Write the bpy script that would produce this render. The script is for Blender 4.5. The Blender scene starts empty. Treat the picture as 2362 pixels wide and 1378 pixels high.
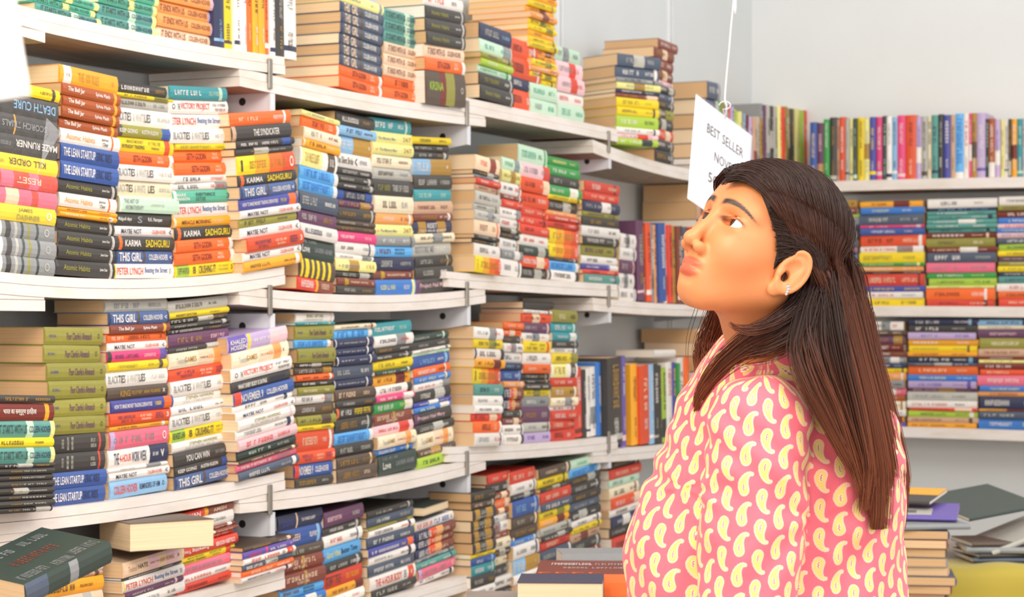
import bpy, bmesh, math, random, os
import numpy as np
from mathutils import Vector, Matrix
import openvdb

sc = bpy.context.scene
C = sc.collection
rnd = random.Random(7)
PI = math.pi

# ---------------------------------------------------------------- camera, world, lights, exposure
CAMZ, FPX, CU, HV = 1.35, 4800.0, 1181.0, 755.0      # focal length in pixels of a 2362x1378 frame, horizon row
cam_d = bpy.data.cameras.new('camera'); cam = bpy.data.objects.new('camera', cam_d); C.objects.link(cam)
cam.location = (0, 0, CAMZ); cam.rotation_euler = (PI/2, 0, 0)
cam_d.sensor_width = 36; cam_d.lens = 36*FPX/2362
cam_d.shift_y = (HV-689)/2362
cam_d.dof.use_dof = True; cam_d.dof.focus_distance = 3.15; cam_d.dof.aperture_fstop = 10
cam_d.clip_start = .05
sc.camera = cam

world = bpy.data.worlds.new('World'); sc.world = world; world.use_nodes = True
world.node_tree.nodes['Background'].inputs[0].default_value = (1, .985, .97, 1)
world.node_tree.nodes['Background'].inputs[1].default_value = .80

def area(name, loc, target, size, power, col=(1, 1, 1)):
    l = bpy.data.lights.new(name, 'AREA'); l.energy = power; l.size = size[0]; l.size_y = size[1]; l.shape = 'RECTANGLE'; l.color = col
    o = bpy.data.objects.new(name, l); C.objects.link(o); o.location = loc
    o.rotation_euler = (Vector(target)-Vector(loc)).to_track_quat('-Z', 'Y').to_euler(); return o
area('hall_light', (1.6, 1.6, 3.9), (-.4, 5.2, 1.2), (2.6, 1.6), 74, (1, .97, .93))
area('hall_light', (2.4, 5.6, 3.8), (.2, 6.6, 1.0), (2.2, 1.2), 9, (1, .98, .96))
area('front_light', (.9, -1.2, 1.9), (.2, 5, .9), (2.4, 1.4), 34, (1, .97, .94))
area('stall_lamp', (-.75, 1.7, 2.45), (-.5, 4.0, 1.0), (.9, .5), 26, (1, .86, .70))

sc.view_settings.view_transform = 'Standard'; sc.view_settings.look = 'None'
sc.view_settings.gamma = 1; sc.view_settings.use_curve_mapping = False
sc.view_settings.exposure = .36

# ---------------------------------------------------------------- helpers
def lin(c): return c/12.92 if c <= .04045 else ((c+.055)/1.055)**2.4
def hexc(h, k=1.0): return tuple(lin(int(h[i:i+2], 16)/255)*k for i in (0, 2, 4)) + (1,)
PAL = dict(K='423e3b', W='efe8e0', C='f1e2c2', Y='f2d322', X='f4aa2c', O='f26d2c', R='db4836', D='e4552f', B='3c5a9e', u='4a6294', N='353a58',
           U='515c6e', L='62b0ea', T='3d979f', M='c3dfc6', m='5cb397', P='6a4260', V='6b58aa', Q='e0457c', q='ea7088', H='96913f',
           E='3d9a4c', S='87483a', s='ab562a', F='cda588', G='8f9192', g='3a4741', Z='bdbab0', y='efe894', J='5b4b3f', A='f3d3b2',
           l='8db9dc', e='a9c742', I='bfa9cf', a='f0a35c', b='3f7cc9', k='7a3026', d='b58a3a', p='efc4c8', t='5d9c92', v='4b4e9c')
MAT = {}
def node_mat(name):
    m = bpy.data.materials.new(name); m.use_nodes = True
    return m, m.node_tree, m.node_tree.nodes['Principled BSDF']
def paper_mat(key, rough=.42, var=.10):
    """printed cover: base colour with faint wear, brightness varying a little from book to book"""
    if key in MAT: return MAT[key]
    m, nt, b = node_mat('cover_'+key)
    tc = nt.nodes.new('ShaderNodeTexCoord'); n = nt.nodes.new('ShaderNodeTexNoise'); n.inputs['Scale'].default_value = 60; n.inputs['Detail'].default_value = 4
    oi = nt.nodes.new('ShaderNodeObjectInfo'); ad = nt.nodes.new('ShaderNodeMath'); ad.operation = 'ADD'
    mr = nt.nodes.new('ShaderNodeMapRange'); mr.inputs[1].default_value = .5; mr.inputs[2].default_value = 1.6
    mr.inputs[3].default_value = 1-var; mr.inputs[4].default_value = 1+var
    mx = nt.nodes.new('ShaderNodeVectorMath'); mx.operation = 'SCALE'
    nt.links.new(tc.outputs['Object'], n.inputs['Vector']); nt.links.new(n.outputs[0], ad.inputs[0]); nt.links.new(oi.outputs['Random'], ad.inputs[1])
    nt.links.new(ad.outputs[0], mr.inputs[0]); mx.inputs[0].default_value = hexc(PAL[key])[:3]
    nt.links.new(mr.outputs[0], mx.inputs['Scale']); nt.links.new(mx.outputs[0], b.inputs['Base Color'])
    b.inputs['Roughness'].default_value = rough
    MAT[key] = m; return m
def plain_mat(name, hx, rough=.5, metal=0, noise=.06, scale=20, bump=0, coord='Object', stretch=(1, 1, 1)):
    m, nt, b = node_mat(name)
    tc = nt.nodes.new('ShaderNodeTexCoord'); mp = nt.nodes.new('ShaderNodeMapping'); mp.inputs['Scale'].default_value = stretch
    n = nt.nodes.new('ShaderNodeTexNoise'); n.inputs['Scale'].default_value = scale; n.inputs['Detail'].default_value = 5
    mr = nt.nodes.new('ShaderNodeMapRange'); mr.inputs[1].default_value = .3; mr.inputs[2].default_value = .7
    mr.inputs[3].default_value = 1-noise; mr.inputs[4].default_value = 1+noise
    mx = nt.nodes.new('ShaderNodeVectorMath'); mx.operation = 'SCALE'; mx.inputs[0].default_value = hexc(hx)[:3]
    nt.links.new(tc.outputs[coord], mp.inputs[0]); nt.links.new(mp.outputs[0], n.inputs['Vector']); nt.links.new(n.outputs[0], mr.inputs[0])
    nt.links.new(mr.outputs[0], mx.inputs['Scale']); nt.links.new(mx.outputs[0], b.inputs['Base Color'])
    if bump:
        bp = nt.nodes.new('ShaderNodeBump'); bp.inputs['Strength'].default_value = bump; bp.inputs['Distance'].default_value = .002
        nt.links.new(n.outputs[0], bp.inputs['Height']); nt.links.new(bp.outputs[0], b.inputs['Normal'])
    b.inputs['Roughness'].default_value = rough; b.inputs['Metallic'].default_value = metal
    return m
def pages_mat(name, hx):
    m, nt, b = node_mat(name)
    tc = nt.nodes.new('ShaderNodeTexCoord'); mp = nt.nodes.new('ShaderNodeMapping'); mp.inputs['Scale'].default_value = (3, 3, 900)
    n = nt.nodes.new('ShaderNodeTexNoise'); n.inputs['Scale'].default_value = 1; n.inputs['Detail'].default_value = 3
    mr = nt.nodes.new('ShaderNodeMapRange'); mr.inputs[1].default_value = .3; mr.inputs[2].default_value = .7; mr.inputs[3].default_value = .84; mr.inputs[4].default_value = 1.08
    mx = nt.nodes.new('ShaderNodeVectorMath'); mx.operation = 'SCALE'; mx.inputs[0].default_value = hexc(hx)[:3]
    bp = nt.nodes.new('ShaderNodeBump'); bp.inputs['Strength'].default_value = .35; bp.inputs['Distance'].default_value = .001
    for a_, b_ in ((tc.outputs['Object'], mp.inputs[0]), (mp.outputs[0], n.inputs['Vector']), (n.outputs[0], mr.inputs[0]), (mr.outputs[0], mx.inputs['Scale']),
                   (mx.outputs[0], b.inputs['Base Color']), (n.outputs[0], bp.inputs['Height']), (bp.outputs[0], b.inputs['Normal'])): nt.links.new(a_, b_)
    b.inputs['Roughness'].default_value = .85
    return m
PAGES = [pages_mat('pages_tan', 'e3bf93'), pages_mat('pages_cream', 'ecd2ac'), pages_mat('pages_sand', 'd3ab7c'), pages_mat('pages_white', 'ece3d4')]
PAGEHEX = ['e3bf93', 'ecd2ac', 'd3ab7c', 'ece3d4']

def mesh_obj(name, verts, faces, mats=(), parent=None, smooth=False, fm=None, mw=None):
    me = bpy.data.meshes.new(name); me.from_pydata([tuple(v) for v in verts], [], [tuple(f) for f in faces])
    for m in mats: me.materials.append(m)
    if fm is not None: me.polygons.foreach_set('material_index', fm)
    if smooth: me.polygons.foreach_set('use_smooth', [True]*len(me.polygons))
    me.update()
    o = bpy.data.objects.new(name, me); C.objects.link(o)
    if mw is not None: o.matrix_basis = mw
    if parent is not None: adopt(o, parent)
    return o
def tag(o, label=None, cat=None, group=None, kind=None):
    if label: o['label'] = label
    if cat: o['category'] = cat
    if group: o['group'] = group
    if kind: o['kind'] = kind
    return o
def box_vf(x0, x1, y0, y1, z0, z1):
    v = [(x0, y0, z0), (x1, y0, z0), (x1, y1, z0), (x0, y1, z0), (x0, y0, z1), (x1, y0, z1), (x1, y1, z1), (x0, y1, z1)]
    f = [(0, 3, 2, 1), (4, 5, 6, 7), (0, 1, 5, 4), (1, 2, 6, 5), (2, 3, 7, 6), (3, 0, 4, 7)]
    return v, f
def adopt(o, r, mw=None):
    if mw is not None: o.matrix_basis = mw
    o.parent = r; o.matrix_parent_inverse = r.matrix_basis.inverted(); return o
def thing(name, loc, label, cat, group=None):
    r = bpy.data.objects.new(name, None); C.objects.link(r); r.location = loc; r.empty_display_size = .05
    return tag(r, label, cat, group)
def bevel(o, w, seg=2):
    md = o.modifiers.new('bevel', 'BEVEL'); md.width = w; md.segments = seg; md.limit_method = 'ANGLE'; return o

class Face:
    """front plane of a run of shelving: s runs to the right along it, p stands out of it towards the viewer"""
    def __init__(s_, O, dx):
        s_.O = np.array(O, float); s_.d = np.array(dx, float)/np.hypot(*dx); s_.n = np.array((s_.d[1], -s_.d[0]))
    def pt(s_, s, p=0): return s_.O + s*s_.d + p*s_.n
    def s_of(s_, u, p=0):
        k = (u-CU)/FPX; a = s_.O + p*s_.n
        return (k*a[1]-a[0])/(s_.d[0]-k*s_.d[1])
    def mat(s_, s, p, z, roll=0, yaw=0):
        q = s_.pt(s, p)
        R = Matrix(((s_.d[0], -s_.n[0], 0), (s_.d[1], -s_.n[1], 0), (0, 0, 1))).to_4x4()
        return Matrix.Translation((q[0], q[1], z)) @ R @ Matrix.Rotation(yaw, 4, 'Z') @ Matrix.Rotation(-roll, 4, 'Y')
LEFT = Face((-.542, 4.64), (.463, 1.0))
BACK = Face((.865, 8.32), (LEFT.n[0], LEFT.n[1]))
def zpix(v, Y): return CAMZ + (HV-v)*Y/FPX

# shelf board tops: (level, bay) -> s0, s1, z at left, middle, right
TOPS = {('A', 0): (-2.12, -.80, 1.95, 1.95, 1.925), ('A', 1): (-1.115, .07, 1.952, 1.944, 1.961), ('A', 2): (-.12, 1.12, 1.915, 1.916, 1.935),
        ('A', 3): (.885, 2.08, 1.962, 1.966, 1.971), ('A', 4): (1.88, 3.1, 1.922, 1.893, 1.90), ('A', 5): (2.9, 3.93, 1.94, 1.93, 1.94),
        ('B', 0): (-2.12, -.80, 1.42, 1.42, 1.42), ('B', 1): (-1.115, .07, 1.462, 1.446, 1.487), ('B', 2): (-.12, 1.12, 1.439, 1.428, 1.456),
        ('B', 3): (.885, 2.08, 1.496, 1.488, 1.484), ('B', 4): (1.88, 3.1, 1.440, 1.428, 1.43), ('B', 5): (2.9, 3.93, 1.45, 1.43, 1.43),
        ('C', 0): (-2.12, -.80, .975, .975, .975), ('C', 1): (-1.115, .07, 1.018, 1.006, 1.023), ('C', 2): (-.12, 1.12, .984, .978, 1.003),
        ('C', 3): (.885, 2.08, 1.036, 1.016, 1.008), ('C', 4): (1.88, 3.1, .975, .960, .962), ('C', 5): (2.9, 3.93, .985, .96, .96),
        ('D', 1): (-1.115, .07, .80, .79, .80), ('D', 2): (-.12, 1.12, .69, .68, .69), ('D', 3): (.885, 2.08, .60, .59, .60), ('D', 4): (1.88, 3.1, .55, .54, .55)}
def top_z(level, bay, s):
    s0, s1, a, m, b = TOPS[level, bay]; t = min(1, max(0, (s-s0)/(s1-s0)))
    k = 4*m-2*(a+b)                       # parabola through the three heights
    return a*(1-t)+b*t+k*t*(1-t), ((b-a)+k*(1-2*t))/(s1-s0)

# ---------------------------------------------------------------- setting
wall_m = plain_mat('wall_panel_white', 'dfe1e0', .45, noise=.02, scale=3)
wallg_m = plain_mat('wall_panel_grey', 'd3d7d8', .45, noise=.02, scale=3)
alu = plain_mat('aluminium_strip', 'e6e8ea', .35, .2, noise=.03)
WD = -.25
def quad_wall(name, face, s0, s1, p, z0, z1, th, m):
    v, f = box_vf(s0, s1, -p, -p+th, z0, z1)
    o = mesh_obj(name, v, f, [m]); o.matrix_world = face.mat(0, 0, 0); return tag(o, kind='structure')
joints = [LEFT.s_of(u, WD) for u in (1291, 1546)]
pitch = joints[1]-joints[0]
corner = LEFT.s_of(1750, WD)
groove_m = plain_mat('groove_grey', '9a9fa3')
wl = bpy.data.objects.new('wall_left', None); C.objects.link(wl); tag(wl, 'light grey panelled wall behind the long bookshelves', kind='structure')
edges = [corner] + [joints[1]-pitch*i for i in range(8)]
for i in range(len(edges)-1):
    o = quad_wall('panel', LEFT, edges[i+1]+.018, edges[i]-.018, WD-.004, 0, 3.4, .03, wallg_m)
    del o['kind']; adopt(o, wl)
for i, s in enumerate(edges):
    for dx in (-.019, .007):
        o = quad_wall('upright', LEFT, s+dx, s+dx+.012, WD+.004, 0, 3.4, .02, alu); del o['kind']; adopt(o, wl)
    o = quad_wall('groove', LEFT, s-.008, s+.008, WD-.006, 0, 3.4, .02, groove_m); del o['kind']; adopt(o, wl)
quad_wall('wall_back', BACK, -.12, 4.5, WD, 0, 3.4, .04, wall_m)
fl_m = plain_mat('floor_carpet', 'b5aca2', .9, noise=.15, scale=40, bump=.4)
v, f = box_vf(-4, 6, -1.5, 11, -.05, 0); tag(mesh_obj('floor', v, f, [fl_m]), kind='structure')

# ---------------------------------------------------------------- shelf boards and brackets
def wood_mat():
    m, nt, b = node_mat('white_laminate')
    tc = nt.nodes.new('ShaderNodeTexCoord'); mp = nt.nodes.new('ShaderNodeMapping'); mp.inputs['Scale'].default_value = (2.2, 3, 9)
    n = nt.nodes.new('ShaderNodeTexNoise'); n.inputs['Scale'].default_value = 2.2; n.inputs['Detail'].default_value = 6; n.inputs['Roughness'].default_value = .65
    cr = nt.nodes.new('ShaderNodeValToRGB'); e = cr.color_ramp.elements
    e[0].position = .28; e[0].color = hexc('dccfc0'); e[1].position = .55; e[1].color = hexc('ece3dc')
    nt.links.new(tc.outputs['Object'], mp.inputs[0]); nt.links.new(mp.outputs[0], n.inputs['Vector']); nt.links.new(n.outputs[0], cr.inputs[0]); nt.links.new(cr.outputs[0], b.inputs['Base Color'])
    b.inputs['Roughness'].default_value = .5; return m
board_m = wood_mat()
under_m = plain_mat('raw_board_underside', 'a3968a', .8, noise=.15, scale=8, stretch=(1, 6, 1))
def plank(face, s0, s1, zf, t0, t1, depth, parent, mats, seg=14, p=0, name='plank'):
    V, F, FM = [], [], []
    for i in range(seg+1):
        s = s0+(s1-s0)*i/seg; z = zf(s)
        for (y, zz) in ((-p, z-t0), (-p, z-t1), (-p+depth, z-t1), (-p+depth, z-t0)): V.append((s-s0, y, zz))
    for i in range(seg):
        a = 4*i
        for j in range(4):
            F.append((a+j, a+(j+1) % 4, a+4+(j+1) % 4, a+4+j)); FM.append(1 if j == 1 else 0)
    F += [(0, 3, 2, 1), (4*seg, 4*seg+1, 4*seg+2, 4*seg+3)]; FM += [0, 0]
    o = mesh_obj(name, V, F, mats, parent, fm=FM, mw=face.mat(s0, 0, 0))
    return o
LEV = {'A': 'top', 'B': 'upper', 'C': 'lower', 'D': 'bottom'}
BAYN = ['zeroth', 'first', 'second', 'third', 'fourth', 'fifth']
for (lv, bay), (s0, s1, a, m_, b) in TOPS.items():
    q = LEFT.pt(s0); r = bpy.data.objects.new('shelf_board', None); C.objects.link(r); r.location = (q[0], q[1], a-.04)
    if bay == 0: lab = f'end of a white {LEV[lv]} shelf board jutting in under the first sagging one'
    else: lab = f'white double-plank shelf board, {LEV[lv]} shelf of the {BAYN[bay]} bay'
    tag(r, lab, 'shelf', 'white shelf boards along the panelled wall')
    zf = lambda s, lv=lv, bay=bay: top_z(lv, bay, s)[0]
    plank(LEFT, s0, s1, zf, 0, .0185, .235, r, [board_m, under_m], p=-.002)
    plank(LEFT, s0+(.012 if bay % 2 else 0), s1, zf, .0195, .040, .235, r, [board_m, under_m], p=0)
for lv, z in (('A', 1.917), ('B', 1.428), ('C', .962)):
    q = BACK.pt(.27); r = bpy.data.objects.new('shelf_board', None); C.objects.link(r); r.location = (q[0], q[1], z-.04)
    tag(r, f'grey-white {LEV[lv]} shelf board along the back wall', 'shelf', 'shelf boards on the back wall')
    plank(BACK, .27, 3.2, lambda s: z + (0.004*math.sin(s*3)), 0, .04, .235, r, [board_m, under_m])
pin_m = plain_mat('galvanised_metal', '9a948c', .4, .6, noise=.12)
brk_m = plain_mat('bracket_white', 'dfe1e6', .4, .1, noise=.03)
hole_m = plain_mat('hole_dark', '2a2624', .8)
for lv, zz in (('A', 1.878), ('B', 1.403), ('C', .946)):
    for k in (-1, 0, 1, 2, 3):
        zt = min(top_z(lv, k+1 if k < 3 else 3, k)[0] if (lv, k+1) in TOPS else 9, top_z(lv, k, k)[0] if (lv, k) in TOPS else 9) - .040
        q = LEFT.pt(k); r = bpy.data.objects.new('shelf_bracket', None); C.objects.link(r); r.location = (q[0], q[1], zt)
        tag(r, f'white metal bracket with a hole, under the {LEV[lv]} shelf ' + {-1: 'before the first bay', 0: 'between first and second bay', 1: 'between second and third bay', 2: 'between third and fourth bay', 3: 'between fourth and fifth bay'}[k], 'bracket', 'white brackets under the shelves')
        prof = [(.005, 0), (.005, -.052), (.06, -.060), (.235, -.075), (.235, 0)]
        n = len(prof); V = [(x, y, z) for x in (-.003, .003) for (y, z) in prof]
        F = [tuple(range(n))[::-1], tuple(range(n, 2*n))] + [(i, (i+1) % n, n+(i+1) % n, n+i) for i in range(n)]
        o = mesh_obj('plate', V, F, [brk_m]); adopt(o, r, LEFT.mat(k+.012, 0, zt))
        v, f = box_vf(-.004, .016, .001, .006, -.052, 0); o = mesh_obj('flange', v, f, [brk_m]); adopt(o, r, LEFT.mat(k+.012, 0, zt))
        v, f = box_vf(-.0075, .0075, -.006, .0, -.004, .064); o = bevel(mesh_obj('pin', v, f, [pin_m]), .002); adopt(o, r, LEFT.mat(k, 0, zt))
        V = [(-.0035 - .0*i, .075+.009*math.cos(i*PI/8), -.028+.009*math.sin(i*PI/8)) for i in range(16)] + [(-.0034, .075, -.028)]
        o = mesh_obj('hole', V, [(i, 16, (i+1) % 16) for i in range(16)], [hole_m]); adopt(o, r, LEFT.mat(k+.012, 0, zt))

# ---------------------------------------------------------------- lettering
FONTM = {}
def text_mesh(body, bold=.012):
    """flat lettering normalised to a unit box, shared by every book that prints the same words"""
    if body in FONTM: return FONTM[body]
    c = bpy.data.curves.new('lettering', 'FONT'); c.body = body; c.resolution_u = 2; c.offset = bold; c.size = 1
    o = bpy.data.objects.new('lettering_source', c); C.objects.link(o)
    bpy.context.view_layer.update()
    me = bpy.data.meshes.new_from_object(o.evaluated_get(bpy.context.evaluated_depsgraph_get()))
    bpy.data.objects.remove(o)
    co = np.empty(len(me.vertices)*3); me.vertices.foreach_get('co', co); co = co.reshape(-1, 3)
    lo, hi = co.min(0), co.max(0); co[:, :2] = (co[:, :2]-lo[:2])/(hi[:2]-lo[:2]); co[:, 2] = 0
    co = np.stack([co[:, 0], np.zeros(len(co)), co[:, 1]], 1)
    me.vertices.foreach_set('co', co.ravel()); me.materials.clear(); me.materials.append(None); me.polygons.foreach_set('material_index', [0]*len(me.polygons)); me.update(); FONTM[body] = me
    return me
def bars_mesh(i):
    """small print too small to read: uneven strokes"""
    key = ('bars', i)
    if key in FONTM: return FONTM[key]
    r = random.Random(i*13+1); V, F = [], []; x = 0
    n = [7, 11, 15, 9, 13, 18][i % 6]
    def q(a, b, c, d):
        k = len(V); V.extend([(a, 0, c), (b, 0, c), (b, 0, d), (a, 0, d)]); F.append((k, k+1, k+2, k+3))
    while x < n:
        if r.random() < .13: x += .6; continue
        t = r.choice('IELTHOUFN'); w = .68
        q(x, x+.2, 0, 1)
        if t in 'ELOU': q(x+.2, x+w, 0, .2)
        if t in 'EOFT': q(x+.2, x+w, .8, 1)
        if t in 'EHFN': q(x+.2, x+w, .42, .6)
        if t in 'HOUN': q(x+w-.2, x+w, 0, 1)
        x += .45 if t == 'I' else 1
    V = [(a/x, 0, c) for a, _, c in V]
    me = bpy.data.meshes.new('print'); me.from_pydata(V, [], F); me.materials.append(None); FONTM[key] = me; return me

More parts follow.
